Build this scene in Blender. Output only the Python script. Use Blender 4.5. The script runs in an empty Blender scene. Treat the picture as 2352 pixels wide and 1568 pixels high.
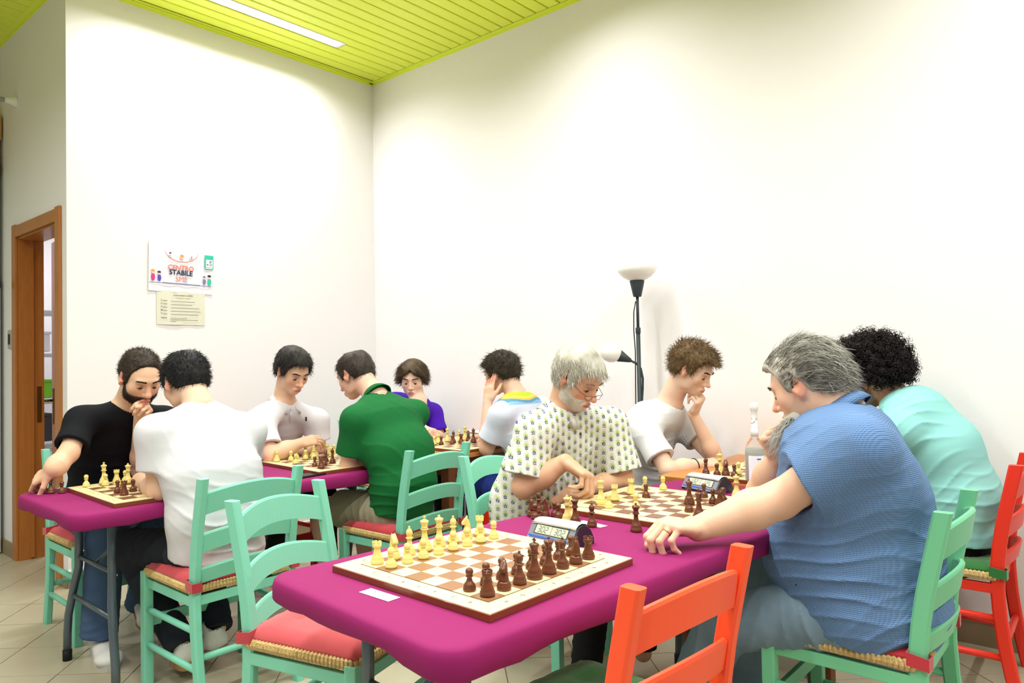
import bpy, bmesh, math, random
import numpy as np
from mathutils import Vector, Matrix
random.seed(7); rng = np.random.default_rng(7)
PI = math.pi
sc = bpy.context.scene
COL = sc.collection
# ------------------------------------------------------------------ camera
H_CAM = 1.28; FPX = 1666.92; CXP = 1088.7; CYP = 784.0
_a = math.radians(42.4204); _p = math.radians(1.3005); _r = math.radians(0.9947)
_r0 = np.array([math.sin(_a), -math.cos(_a), 0]); _f0 = np.array([math.cos(_a), math.sin(_a), 0]); _z = np.array([0, 0, 1.])
C_F = _f0*math.cos(_p) + _z*math.sin(_p); _u = -_f0*math.sin(_p) + _z*math.cos(_p)
C_R = _r0*math.cos(_r) - _u*math.sin(_r); C_U = _r0*math.sin(_r) + _u*math.cos(_r)
C_O = np.array([0, 0, H_CAM])
cd = bpy.data.cameras.new('camera'); cam = bpy.data.objects.new('camera', cd); COL.objects.link(cam)
cd.sensor_width = 36; cd.lens = FPX/2352*36; cd.shift_x = (1176-CXP)/2352; cd.clip_start = .02
cam.matrix_world = Matrix(((C_R[0], C_U[0], -C_F[0], 0), (C_R[1], C_U[1], -C_F[1], 0), (C_R[2], C_U[2], -C_F[2], H_CAM), (0, 0, 0, 1)))
sc.camera = cam
def ray(px, py): return C_F + C_R*(px-CXP)/FPX - C_U*(py-CYP)/FPX
def onz(px, py, z):                       # measured pixel -> point on the level z
    r = ray(px, py); return C_O + r*(z-H_CAM)/r[2]
def onY(px, py, Y):
    r = ray(px, py); return C_O + r*Y/r[1]
def onX(px, py, X):                       # measured pixel -> point in the plane X (seats face along Y)
    r = ray(px, py); return C_O + r*X/r[0]
# ------------------------------------------------------------------ world, light, exposure
w = bpy.data.worlds.new('world'); sc.world = w; w.use_nodes = True
w.node_tree.nodes['Background'].inputs[0].default_value = (.985, .99, 1.0, 1)
w.node_tree.nodes['Background'].inputs[1].default_value = 0.36
sc.view_settings.view_transform = 'Standard'; sc.view_settings.look = 'None'
sc.view_settings.exposure = 0.0; sc.view_settings.gamma = 1.0; sc.view_settings.use_curve_mapping = False
XR, YL, ZC, X0 = 3.806, 4.556, 3.527, 1.506
def area(name, loc, sx, sy, power, col=(1, .975, .985), spread=150, rot=(0, 0, 0)):
    l = bpy.data.lights.new(name, 'AREA'); l.shape = 'RECTANGLE'; l.size = sx; l.size_y = sy; l.energy = power
    l.color = col; l.spread = math.radians(spread)
    o = bpy.data.objects.new(name, l); o.location = loc; o.rotation_euler = rot; COL.objects.link(o); return o
STRIPS = [(1.72, 3.16, 4.135), (0.1, 1.54, 2.25), (1.85, 3.29, 2.25), (0.1, 1.54, 0.25), (1.85, 3.29, 0.25), (-1.6, -.2, 2.25), (-1.6, -.2, .25), (-1.6, -.2, 4.135), (1.85,3.29,-1.7), (.1,1.54,-1.7)]
for xa, xb, y in STRIPS:
    area('strip_light', ((xa+xb)/2, y, ZC-.012), xb-xa, .085, 35, spread=152)

# ------------------------------------------------------------------ helpers
def s2l(c):
    return tuple((x/255/12.92 if x/255 <= .04045 else ((x/255+.055)/1.055)**2.4) for x in c)
class Nd:                                  # small expression builder for shader maths
    def __init__(s, nt, sock): s.nt = nt; s.s = sock
    def _m(s, op, *a):
        n = s.nt.nodes.new('ShaderNodeMath'); n.operation = op
        for i, v in enumerate((s,)+a):
            if isinstance(v, Nd): s.nt.links.new(v.s, n.inputs[i])
            else: n.inputs[i].default_value = v
        return Nd(s.nt, n.outputs[0])
    def __add__(s, o): return s._m('ADD', o)
    __radd__ = __add__
    def __sub__(s, o): return s._m('SUBTRACT', o)
    def __rsub__(s, o): return (s*-1.0)+o
    def __mul__(s, o): return s._m('MULTIPLY', o)
    __rmul__ = __mul__
    def __truediv__(s, o): return s._m('DIVIDE', o)
    def lt(s, o): return s._m('LESS_THAN', o)
    def gt(s, o): return s._m('GREATER_THAN', o)
    def fract(s): return s._m('FRACT')
    def floor(s): return s._m('FLOOR')
    def abs(s): return s._m('ABSOLUTE')
    def mod2(s): return s._m('FLOORED_MODULO', 2.0)
    def mx(s, o): return s._m('MAXIMUM', o)
    def mn(s, o): return s._m('MINIMUM', o)
    def sin(s): return s._m('SINE')
def mixc(nt, f, a, b):
    n = nt.nodes.new('ShaderNodeMix'); n.data_type = 'RGBA'
    for v, i in ((f, 0), (a, 6), (b, 7)):
        if isinstance(v, Nd): nt.links.new(v.s, n.inputs[i])
        elif hasattr(v, 'links'): nt.links.new(v, n.inputs[i])
        elif i == 0: n.inputs[0].default_value = v
        else: n.inputs[i].default_value = (*s2l(v), 1)
    return n.outputs[2]
def noise(nt, scale, stretch=(1, 1, 1), detail=3, coord='Object', rough=.5):
    tc = nt.nodes.new('ShaderNodeTexCoord'); mp = nt.nodes.new('ShaderNodeMapping'); mp.inputs[3].default_value = stretch
    nt.links.new(tc.outputs[coord], mp.inputs[0])
    n = nt.nodes.new('ShaderNodeTexNoise'); n.inputs['Scale'].default_value = scale; n.inputs['Detail'].default_value = detail
    n.inputs['Roughness'].default_value = rough
    nt.links.new(mp.outputs[0], n.inputs[0]); return Nd(nt, n.outputs[0])
def coords(nt, which='Object'):
    tc = nt.nodes.new('ShaderNodeTexCoord'); sp = nt.nodes.new('ShaderNodeSeparateXYZ'); nt.links.new(tc.outputs[which], sp.inputs[0])
    return [Nd(nt, sp.outputs[i]) for i in range(3)]
def mat(name, col, rough=.5, metal=0, var=None, bump=None, attr=False, emit=None, trans=0, coat=0, spec=.5, sheen=0, ior=1.45, alpha=1):
    """var=(scale, amount, stretch)   bump=(scale, strength, stretch)"""
    m = bpy.data.materials.new(name); m.use_nodes = True; nt = m.node_tree; b = nt.nodes['Principled BSDF']
    b.inputs['Base Color'].default_value = (*s2l(col), 1); b.inputs['Roughness'].default_value = rough
    b.inputs['Metallic'].default_value = metal; b.inputs['Specular IOR Level'].default_value = spec
    b.inputs['Coat Weight'].default_value = coat; b.inputs['Sheen Weight'].default_value = sheen
    b.inputs['Transmission Weight'].default_value = trans; b.inputs['IOR'].default_value = ior; b.inputs['Alpha'].default_value = alpha
    if attr:
        at = nt.nodes.new('ShaderNodeAttribute'); at.attribute_name = 'Col'; src = at.outputs[0]
        nt.links.new(src, b.inputs['Base Color'])
    if var:
        n = noise(nt, var[0], var[2] if len(var) > 2 else (1, 1, 1))
        hs = nt.nodes.new('ShaderNodeHueSaturation')
        v = (n-.5)*var[1]*2 + 1.0
        nt.links.new(v.s, hs.inputs['Value'])
        if attr: nt.links.new(src, hs.inputs['Color'])
        else: hs.inputs['Color'].default_value = (*s2l(col), 1)
        nt.links.new(hs.outputs[0], b.inputs['Base Color'])
    if bump:
        n = noise(nt, bump[0], bump[2] if len(bump) > 2 else (1, 1, 1))
        bp = nt.nodes.new('ShaderNodeBump'); bp.inputs['Strength'].default_value = bump[1]; bp.inputs['Distance'].default_value = .01
        nt.links.new(n.s, bp.inputs['Height']); nt.links.new(bp.outputs[0], b.inputs['Normal'])
    if emit:
        b.inputs['Emission Color'].default_value = (*s2l(emit[0]), 1); b.inputs['Emission Strength'].default_value = emit[1]
    return m
def bsdf(m): return m.node_tree.nodes['Principled BSDF']
def tag(o, label=None, cat=None, group=None, kind=None):
    if label: o['label'] = label
    if cat: o['category'] = cat
    if group: o['group'] = group
    if kind: o['kind'] = kind
    return o
def empty(name, loc=(0, 0, 0), rz=0):
    o = bpy.data.objects.new(name, None); COL.objects.link(o); o.location = loc; o.rotation_euler = (0, 0, rz)
    o.empty_display_size = .05; return o
def link(name, me, m, parent=None):
    o = bpy.data.objects.new(name, me); COL.objects.link(o)
    if m is not None and not me.materials:
        for q in (m if isinstance(m, (list, tuple)) else [m]): me.materials.append(q)
    if parent: o.parent = parent
    return o
class MB:
    """collects simple solids; build() links them as one mesh object"""
    def __init__(s): s.bm = bmesh.new(); s.mi = 0
    def _fin(s, geom, M, mi):
        vs = [g for g in geom if isinstance(g, bmesh.types.BMVert)]
        bmesh.ops.transform(s.bm, matrix=M, verts=vs)
        for f in {f for v in vs for f in v.link_faces}: f.material_index = mi
        return vs
    def box(s, c, d, rot=None, bev=0, mi=0, taper=None):
        r = bmesh.ops.create_cube(s.bm, size=1)['verts']
        if taper:
            for v in r:
                if v.co.z > 0: v.co.x *= taper[0]; v.co.y *= taper[1]
        for v in r: v.co = Vector((v.co.x*d[0], v.co.y*d[1], v.co.z*d[2]))
        if bev:
            es = list({e for v in r for e in v.link_edges})
            g = bmesh.ops.bevel(s.bm, geom=es, offset=bev, segments=2, affect='EDGES', profile=.6)
            r = list({v for f in g['faces'] for v in f.verts} | {v for v in r if v.is_valid})
        M = Matrix.Translation(c) @ (rot if rot else Matrix.Identity(4))
        return s._fin(r, M, mi)
    def tube(s, pts, r, n=10, mi=0, closed=False, caps=True, sec=None):
        """sweep; r number or list; sec=(wx, wy) rectangular-ish section if given"""
        pts = [Vector(p) for p in pts]; N = len(pts); rs = r if isinstance(r, (list, tuple)) else [r]*N
        rings = []; up = Vector((0, 0, 1)); prev = None
        for i, p in enumerate(pts):
            if closed: t = (pts[(i+1) % N]-pts[i-1])
            else: t = pts[min(i+1, N-1)]-pts[max(i-1, 0)]
            t.normalize()
            if prev is None:
                a = up if abs(t.z) < .9 else Vector((1, 0, 0)); x = t.cross(a).normalized()
            else: x = (prev-t*prev.dot(t)).normalized()
            prev = x; y = t.cross(x); ring = []
            for k in range(n):
                an = 2*PI*k/n; ca, sa = math.cos(an), math.sin(an)
                if sec: ring.append(s.bm.verts.new(p+x*ca*sec[0]*rs[i]+y*sa*sec[1]*rs[i]))
                else: ring.append(s.bm.verts.new(p+(x*ca+y*sa)*rs[i]))
            rings.append(ring)
        for i in range(N if closed else N-1):
            A, B = rings[i], rings[(i+1) % N]
            for k in range(n):
                f = s.bm.faces.new((A[k], A[(k+1) % n], B[(k+1) % n], B[k])); f.material_index = mi; f.smooth = True
        if caps and not closed:
            f = s.bm.faces.new(rings[0][::-1]); f.material_index = mi; f = s.bm.faces.new(rings[-1]); f.material_index = mi
    def lathe(s, prof, n=20, c=(0, 0, 0), mi=0, M=None, smooth=True):
        rings = []
        for r, z in prof:
            if r < 1e-6: rings.append([s.bm.verts.new((0, 0, z))])
            else: rings.append([s.bm.verts.new((r*math.cos(2*PI*k/n), r*math.sin(2*PI*k/n), z)) for k in range(n)])
        for A, B in zip(rings, rings[1:]):
            for k in range(n):
                k2 = (k+1) % n
                if len(A) == 1 and len(B) == 1: continue
                if len(A) == 1: f = s.bm.faces.new((A[0], B[k2], B[k]))
                elif len(B) == 1: f = s.bm.faces.new((A[k], A[k2], B[0]))
                else: f = s.bm.faces.new((A[k], A[k2], B[k2], B[k]))
                f.material_index = mi; f.smooth = smooth
        MM = (M if M else Matrix.Identity(4)); MM = Matrix.Translation(c) @ MM
        bmesh.ops.transform(s.bm, matrix=MM, verts=[v for R_ in rings for v in R_])
    def prism(s, poly, z0, z1, mi=0, M=None, smooth=False):
        a = [s.bm.verts.new((x, y, z0)) for x, y in poly]; b = [s.bm.verts.new((x, y, z1)) for x, y in poly]
        n = len(poly); f = [s.bm.faces.new(a[::-1]), s.bm.faces.new(b)]
        f += [s.bm.faces.new((a[i], a[(i+1) % n], b[(i+1) % n], b[i])) for i in range(n)]
        for q in f: q.material_index = mi; q.smooth = smooth
        if M: bmesh.ops.transform(s.bm, matrix=M, verts=a+b)
        return a+b
    def quadstrip(s, rows, mi=0, smooth=True, closed=False):
        R_ = [[s.bm.verts.new(p) for p in r] for r in rows]
        for A, B in zip(R_, R_[1:]):
            m = len(A)
            for k in range(m if closed else m-1):
                f = s.bm.faces.new((A[k], A[(k+1) % m], B[(k+1) % m], B[k])); f.material_index = mi; f.smooth = smooth
    def mesh(s, name):
        bmesh.ops.recalc_face_normals(s.bm, faces=s.bm.faces); me = bpy.data.meshes.new(name); s.bm.to_mesh(me); s.bm.free(); return me
    def build(s, name, m, parent=None): return link(name, s.mesh(name), m, parent)
_tc = {}
def text_mesh(body, size, font_bold=False, extrude=0.0, align='CENTER'):
    k_ = (body, size, font_bold)
    if k_ in _tc: return _tc[k_]
    cu = bpy.data.curves.new('t', 'FONT'); cu.body = body; cu.size = size; cu.align_x = align; cu.align_y = 'CENTER'; cu.extrude = extrude
    cu.resolution_u = 3
    if font_bold: cu.offset = size*.026
    o = bpy.data.objects.new('t', cu); COL.objects.link(o); dg = bpy.context.evaluated_depsgraph_get()
    me = bpy.data.meshes.new_from_object(o.evaluated_get(dg)); bpy.data.objects.remove(o); _tc[k_] = me; return me
def add_text(mb, body, size, M, mi=0, **kw):
    me = text_mesh(body, size, **kw); n0 = len(mb.bm.verts); f0 = len(mb.bm.faces)
    mb.bm.from_mesh(me); mb.bm.verts.ensure_lookup_table(); mb.bm.faces.ensure_lookup_table()
    bmesh.ops.transform(mb.bm, matrix=M, verts=mb.bm.verts[n0:])
    for f in mb.bm.faces[f0:]: f.material_index = mi
def T(x, y, z): return Matrix.Translation((x, y, z))
def RX(a): return Matrix.Rotation(a, 4, 'X')
def RY(a): return Matrix.Rotation(a, 4, 'Y')
def RZ(a): return Matrix.Rotation(a, 4, 'Z')
def copy_tree(o, parent=None):
    c = o.copy(); COL.objects.link(c); c.parent = parent
    for ch in o.children: copy_tree(ch, c)
    return c
# ------------------------------------------------------------------ materials of the room
M_wall = mat('wall paint', (240, 238, 240), .85, var=(1.2, .012), bump=(60, .02))
M_ceil = mat('lime ceiling paint', (232, 249, 78), .38, var=(3, .02))
M_dark = mat('ceiling void', (28, 30, 12), .9)
M_tile = mat('beige floor tile', (180, 172, 148), .34, var=(9, .07), bump=(14, .03))
M_grout = mat('floor grout', (120, 112, 94), .9)
M_base = mat('skirting tile', (150, 132, 104), .5, var=(8, .06))
M_basetop = mat('skirting top bead', (232, 232, 226), .5)
M_oak = mat('oak door veneer', (176, 112, 52), .42, var=(9, .20, (6, 6, .7)), coat=.15)
M_brass = mat('aged brass', (120, 92, 52), .35, metal=.9)
M_white = mat('white paint', (240, 240, 238), .5)
def struct(o): o['kind'] = 'structure'; return o
def wallbox(name, lo, hi, m):
    mb = MB(); mb.box([(a+b)/2 for a, b in zip(lo, hi)], [b-a for a, b in zip(lo, hi)]); return struct(mb.build(name, m))
wallbox('wall_right', (XR, -3.2, 0), (XR+.15, YL+.15, 3.9), M_wall)
wallbox('wall_left', (X0, YL, 0), (XR, YL+.075, 3.9), M_wall)
# door wall X = X0 with an opening
DY0, DY1, DZ = 4.695, 5.465, 2.14
mb = MB(); TH = .15
mb.box((X0+TH/2, (YL+.075+DY0)/2, 1.95), (TH, DY0-YL-.075, 3.9)); mb.box((X0+TH/2, (DY1+7.5)/2, 1.95), (TH, 7.5-DY1, 3.9))
mb.box((X0+TH/2, (DY0+DY1)/2, (DZ+3.9)/2), (TH, DY1-DY0, 3.9-DZ)); struct(mb.build('wall_door', M_wall))
wallbox('wall_end', (-3.2, 7.5, 0), (X0+.15, 7.65, 3.9), M_wall)
# floor: slab plus tiles laid at 45 degrees
mb = MB(); mb.box((.9, 2.2, -.03), (8.4, 11, .05)); floor = struct(mb.build('floor', M_grout))
P = .3085; tb = MB(); tb.box((0, 0, -.0035), (P-.004, P-.004, .007), bev=.0012); tile_me = tb.mesh('tile'); tile_me.materials.append(M_tile)
cnt = 0; rest = MB(); u0, v0 = -1.61, 3.106; tiles = []
for i in range(-22, 24):
    for j in range(-22, 24):
        u = u0+(i+.5)*P; v = v0+(j+.5)*P; x = (u+v)/2**.5; y = (v-u)/2**.5
        if not (-2.6 < x < XR+.1 and -1.0 < y < 7.4): continue
        if x > X0+.25 and y > YL+.25: continue
        d = C_F @ (np.array([x, y, 0])-C_O); px = CXP+FPX*(C_R @ (np.array([x, y, 0])-C_O))/max(d, .01)
        tiles.append((0 if (d > .6 and -150 < px < 2500) else 1, d, x, y))
tiles.sort()
for k, (far, d, x, y) in enumerate(tiles):
    if k < 298 and not far:
        o = link('tile', tile_me, None, floor); o.location = (x, y, random.uniform(-.0004, .0004)+.001); o.rotation_euler = (random.uniform(-.001, .001), random.uniform(-.001, .001), PI/4+random.choice((0, PI/2, PI)))
    else: rest.box((x, y, -.0025), (P-.004, P-.004, .007), rot=RZ(PI/4))
r_ = rest.build('tile_field', M_tile, floor); r_['kind'] = 'stuff'
# cut tiles along the walls
mb = MB(); mb.box((-2.9,2.5,-.0048),(.6,10,.007)); mb.box((.6,-2,-.0048),(6,1.8,.007))
tag(mb.build('tile_border', M_tile, floor), kind='stuff')
def skirting(name, lo, hi, ax):
    mb = MB(); c = [(a+b)/2 for a, b in zip(lo, hi)]; d = [b-a for a, b in zip(lo, hi)]; mb.box(c, d, bev=.002)
    o = struct(mb.build(name, M_base)); t = MB(); c2 = list(c); c2[2] = hi[2]+.006; d2 = list(d); d2[2] = .012; d2[ax] += .006; t.box(c2, d2, bev=.003)
    t.build('top_bead', M_basetop, o)
skirting('baseboard_right', (XR-.012, -3, 0), (XR, YL-.012, .1), 0); skirting('baseboard_left', (X0, YL-.012, 0), (XR-.012, YL, .09), 1)
mb = MB(); mb.box((X0-.006, (DY1+.07+7.5)/2, .05), (.012, 7.5-DY1-.07, .1), bev=.002); mb.box((X0-.006, (YL+DY0-.07)/2, .05), (.012, DY0-.07-YL, .1), bev=.002); struct(mb.build('baseboard_door', M_base))
# slatted metal ceiling
mb = MB(); mb.box((.4, -1.6+3.1, ZC+.06), (7.1, 12.4, .02)); ceil = struct(mb.build('ceiling', M_dark))
SP = .0970
def slat_mesh(L):
    s = MB(); w_ = .0865; pr = [(-w_/2, .018), (-w_/2, .004), (-w_/2+.004, 0), (w_/2-.004, 0), (w_/2, .004), (w_/2, .018)]
    s.quadstrip([[(-L/2, a, b) for a, b in pr], [(L/2, a, b) for a, b in pr]], smooth=False); me = s.mesh('slat'); me.materials.append(M_ceil); return me
XA = -3.15
sl_full = slat_mesh(XR-.04-XA); sl_short = slat_mesh(X0-.03-XA); sl_l = slat_mesh(STRIPS[0][0]-.03-XA) ; sl_r = slat_mesh(XR-.04-3.19)
y = 4.494+.0-SP/2
while y > -3.0:
    if abs(y-4.135) < .05:
        o = link('ceiling_slat', sl_l, None, ceil); o.location = ((XA+STRIPS[0][0]-.03)/2, y, ZC)
        o = link('ceiling_slat', sl_r, None, ceil); o.location = ((3.19+XR-.04)/2, y, ZC)
    else:
        o = link('ceiling_slat', sl_full, None, ceil); o.location = ((XA+XR-.04)/2, y, ZC)
    y -= SP
y = 4.494+.0+SP/2
while y < 7.3:
    o = link('ceiling_slat', sl_short, None, ceil); o.location = ((XA+X0-.03)/2, y, ZC); y += SP
mb = MB()
mb.box((XR-.018, 1.0, ZC+.004), (.036, 7.3, .012)); mb.box((XR-.003, 1.0, ZC-.006), (.006, 7.3, .02))
mb.box(((X0+XR)/2, YL-.012, ZC+.004), (XR-X0, .024, .012)); mb.box(((X0+XR)/2, YL-.003, ZC-.006), (XR-X0, .006, .02)); mb.box(((X0+XR)/2, YL-.036, ZC+.008), (XR-X0, .016, .008))
mb.box((X0-.022, 6.1, ZC+.004), (.044, 2.8, .012)); mb.box((X0-.003, 6.1, ZC-.006), (.006, 2.8, .02))
struct(mb.build('trim_ceiling', M_ceil))
# recessed strip lamps
M_diff = mat('lamp diffuser', (255, 255, 250), .4, emit=((255, 255, 248), 4.0))
for k, (xa, xb, yy) in enumerate(STRIPS):
    if k > 6: continue
    t = empty('strip_lamp', ((xa+xb)/2, yy, ZC)); tag(t, ['white recessed strip lamp in the lime ceiling near the poster wall', 'strip lamp overhead at mid room', 'strip lamp overhead above the near table', 'strip lamp overhead by the camera', 'strip lamp overhead near the right wall', 'strip lamp overhead at the back left', 'strip lamp overhead behind the camera'][k], 'lamp')
    mb = MB(); L = xb-xa
    for sy in (-1, 1): mb.box((0, sy*.045, .004), (L+.03, .006, .018))
    for sx in (-1, 1): mb.box((sx*(L/2+.012), 0, .004), (.024, .094, .012))
    mb.build('frame', M_white, t); mb = MB(); mb.box((0, 0, .006), (L, .086, .004)); mb.build('diffuser', M_diff, t)
# ---------------- door
mb = MB(); F = .075
def fr(mb, x, w_):                       # architrave on face x
    mb.box((x, DY1+F/2-.01, (DZ+F)/2), (w_, F, DZ+F), bev=.004); mb.box((x, DY0-F/2+.01, (DZ+F)/2), (w_, F, DZ+F), bev=.004)
    mb.box((x, (DY0+DY1)/2, DZ+F/2-.01), (w_, DY1-DY0-.02, F), bev=.004)
door = empty('door_1', (0, 0, 0)); struct(door)
fr(mb, X0-.009, .018); mb.build('architrave', M_oak, door)
mb = MB(); mb.box((X0+TH/2, DY1-.012, DZ/2), (TH, .024, DZ)); mb.box((X0+TH/2, DY0+.012, DZ/2), (TH, .024, DZ)); mb.box((X0+TH/2, (DY0+DY1)/2, DZ-.012), (TH, DY1-DY0-.05, .024))
mb.box((X0+.075, DY1-.032, DZ/2), (.02, .016, DZ-.03)); mb.box((X0+.075, DY0+.032, DZ/2), (.02, .016, DZ-.03)); mb.build('jamb_lining', M_oak, door)
th = math.radians(7); leaf = MB(); leaf.box((0, .36, 1.055), (.042, .70, 2.10), bev=.002)
lf = leaf.build('door_leaf', M_oak, door); lf.location = (X0+TH-.022, DY0+.03, .005); lf.rotation_euler = (0, 0, -th)
mb = MB(); mb.box((-.024, .66, 1.0), (.004, .036, .24), bev=.0015)
mb.tube([(-.026, .66, 1.04), (-.065, .66, 1.04), (-.07, .65, 1.04), (-.07, .56, 1.042)], .008, 8); mb.build('door_handle', M_brass, lf)
mb = MB(); mb.box((X0+.12, DY1-.0255, 1.02), (.026, .003, .24)); mb.build('strike_plate', M_brass, door)
# room beyond the door
wallbox('wall_store', (2.9, 4.64, 0), (2.98, 7.5, 3.0), M_wall); wallbox('wall_store_side', (X0+TH, 7.42, 0), (2.9, 7.5, 3.0), M_wall)
wallbox('floor_store', (X0+TH, 4.64, -.02), (2.98, 7.5, .0035), M_tile); wallbox('ceiling_store', (X0+TH, 4.64, 3.0), (2.98, 7.5, 3.05), M_white)
area('store_light', (2.3, 6.2, 2.95), .6, .6, 22)
M_shelf = mat('grey shelf metal', (176, 180, 180), .4, metal=.3)
sh = empty('shelf_unit', (2.05, 6.5, 0)); tag(sh, 'grey metal shelf unit seen through the gap of the oak door', 'shelf')
for sx in (-.4, .4):
    for sy in (-.17, .17): mb = MB(); mb.box((sx, sy, .95), (.03, .03, 1.9)); mb.build('post', M_shelf, sh)
for z_ in (.25, .62, .99, 1.36, 1.7): mb = MB(); mb.box((0, 0, z_), (.8, .36, .025)); mb.build('shelf', M_shelf, sh)
for (nm, c, s_, x, z_, lb) in [('storage_box', (120, 200, 40), (.3, .24, .13), -.2, 1.07, 'lime green storage box on the shelf behind the door'), ('storage_box', (60, 60, 66), (.3, .24, .2), -.2, .73, 'dark grey storage box on the shelf behind the door'), ('storage_box', (225, 225, 228), (.28, .22, .14), -.2, 1.44, 'white storage box on the shelf behind the door'), ('storage_box', (160, 40, 40), (.3, .24, .09), -.2, .3, 'red storage box low on the shelf behind the door')]:
    t = empty(nm, (2.05+x, 6.5, z_-.05)); tag(t, lb, 'box'); m_ = mat('box', c, .5); mb = MB(); mb.box((0, 0, s_[2]/2), s_, bev=.01); mb.build('body', m_, t); mb = MB(); mb.box((0, 0, s_[2]+.008), (s_[0]+.015, s_[1]+.015, .02), bev=.005); mb.build('lid', m_, t)
# ---------------- cabinets, box, curtain rod, switch
M_cab = mat('grey cabinet steel', (196, 204, 198), .45, var=(3, .03)); M_blk = mat('black plastic', (22, 24, 28), .4)
t = empty('steel_cabinet', (X0-.47, 5.97, 0)); tag(t, 'tall grey steel cabinet standing on the floor left of the oak door', 'cabinet')
mb = MB(); mb.box((0, 0, .915), (.9, .42, 1.81), bev=.006); mb.build('body', M_cab, t)
for s_ in (-1, 1): mb = MB(); mb.box((s_*.222, -.216, .915), (.436, .016, 1.75), bev=.004); d_ = mb.build('door', M_cab, t); mb = MB(); mb.box((s_*.05, -.23, 1.05), (.012, .014, .1), bev=.003); mb.build('handle', M_blk, d_)
t = empty('glass_cabinet', (X0-.47, 5.97, 1.822)); tag(t, 'upper cabinet with black frame and pale panels stacked on the steel cabinet', 'cabinet')
mb = MB(); mb.box((0, 0, .42), (.88, .40, .76), bev=.004); mb.build('body', M_cab, t)
mb = MB(); mb.box((0, 0, .02), (.9, .42, .04), bev=.004); mb.box((0, 0, .82), (.9, .42, .05), bev=.004); mb.build('frame', M_blk, t)
for s_ in (-1, 1): mb = MB(); mb.box((s_*.22, -.206, .42), (.43, .014, .73), bev=.003); mb.build('door', M_cab, t)
M_card = mat('brown cardboard', (176, 130, 78), .8, var=(6, .08))
for k, (z_, w_, lb) in enumerate([(2.67, .86, 'brown cardboard box lying on top of the upper cabinet'), (2.845, .9, 'brown cardboard box on top of another box near the ceiling rod')]):
    t = empty('cardboard_box', (X0-.47+.01*k, 5.95, z_)); tag(t, lb, 'box'); mb = MB(); mb.box((0, 0, .086), (w_, .38, .17), bev=.003); mb.build('body', M_card, t); mb = MB(); mb.box((0, -.0, .1725), (w_-.02, .05, .002)); mb.build('tape', mat('tape', (200, 170, 120), .3), t)
t = empty('curtain_rod', (X0, 5.47, 3.037)); tag(t, 'white metal rod with plastic end bracket high on the door wall', 'rod')
mb = MB(); mb.tube([(-.03, 0, 0), (-1.8, .25, .02)], .016, 12); mb.build('rod', mat('chrome rod', (200, 204, 206), .25, metal=.8), t); mb = MB(); mb.lathe([(0, 0), (.035, 0), (.035, .012), (.024, .03), (.018, .07), (0, .07)], 16, M=RY(-PI/2)); mb.build('end_bracket', M_white, t)
t = empty('wall_switch', (X0, 5.60, 1.46)); tag(t, 'grey wall switch plate with dark rocker beside the oak door', 'switch')
mb = MB(); mb.box((-.006, 0, 0), (.012, .085, .125), bev=.004); mb.build('plate', mat('grey plastic', (178, 176, 168), .4), t); mb = MB(); mb.box((-.014, 0, 0), (.008, .03, .07), bev=.003); mb.build('rocker', M_blk, t)
# ---------------- posters
def onwall(x, z, off=.0): return T(x, YL-.002-off, z) @ RX(PI/2)
pm = [mat('poster paper', (230, 230, 242), .55), mat('print salmon', (222, 132, 112), .6), mat('print navy', (34, 38, 78), .6), mat('print teal', (44, 196, 166), .6), mat('print slate line', (120, 124, 168), .6), mat('print orange', (240, 160, 70), .6), mat('print magenta', (206, 60, 130), .6), mat('print skin', (240, 206, 190), .6), mat('print violet', (90, 70, 190), .6)]
cx, cz, W_, Hh = 2.187, 1.897, .427, .325
t = empty('centre_poster', (cx, YL-.003, cz)); tag(t, 'white landscape poster reading CENTRO STABILE SME with small cartoon chess figures', 'poster'); t.rotation_euler = (0, math.radians(1.0), 0)
def L(x, z, off=.0004): return T(x, -off, z) @ RX(PI/2)
mb = MB(); nx = 12
mb.quadstrip([[(-W_/2+W_*i/nx, -.0005-.0025*math.sin(i*.9)**2-(.004 if i == 0 else 0), zz) for i in range(nx+1)] for zz in (-Hh/2, 0, Hh/2)]); mb.build('sheet', pm[0], t)
mb = MB(); add_text(mb, 'CENTRO', .043, L(-.004, -.005, .006), 1, font_bold=True); add_text(mb, 'STABILE', .044, L(-.004, -.036, .006), 2, font_bold=True); add_text(mb, 'SME', .046, L(0.0, -.078, .006), 1)
mb.build('lettering', pm, t)
mb = MB()
arc = [(-.13+.26*i/24, .098-.058*math.sin(PI*(i+.0)/24*.86+.22)) for i in range(25)]
arc = [(.115*math.cos(a), .12+.082*math.sin(a)) for a in [math.radians(190+160*i/24) for i in range(25)]]
for (x1, z1), (x2, z2) in zip(arc, arc[1:]): mb.quadstrip([[(x1, -.0062, z1), (x2, -.0062, z2)], [(x1, -.0062, z1-.005), (x2, -.0062, z2-.005)]], 1)
mb.box((0, -.006, -.108), (.42, .0006, .0025), mi=4); mb.box((0, -.0063, -.107), (.25, .0006, .006), mi=4)
def disc(x, z, r, mi, sx=1, sz=1, off=.0064): mb.prism([(r*sx*math.cos(2*PI*k/14), r*sz*math.sin(2*PI*k/14)) for k in range(14)], 0, .0003, mi, M=L(x, z, off))
disc(.184, .052, .001, 3)
mb.box((.186, -.0063, .052), (.062, .0006, .092), mi=3); mb.box((.188, -.0067, .044), (.046, .0006, .05), mi=0); mb.box((.186, -.0067, .012), (.05, .0006, .006), mi=0)
add_text(mb, 'S', .04, L(.196, .042, .0072), 2); disc(.176, .036, .006, 4, off=.0071); disc(.196, .058, .006, 6, 1.3, .6, .0075)
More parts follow.
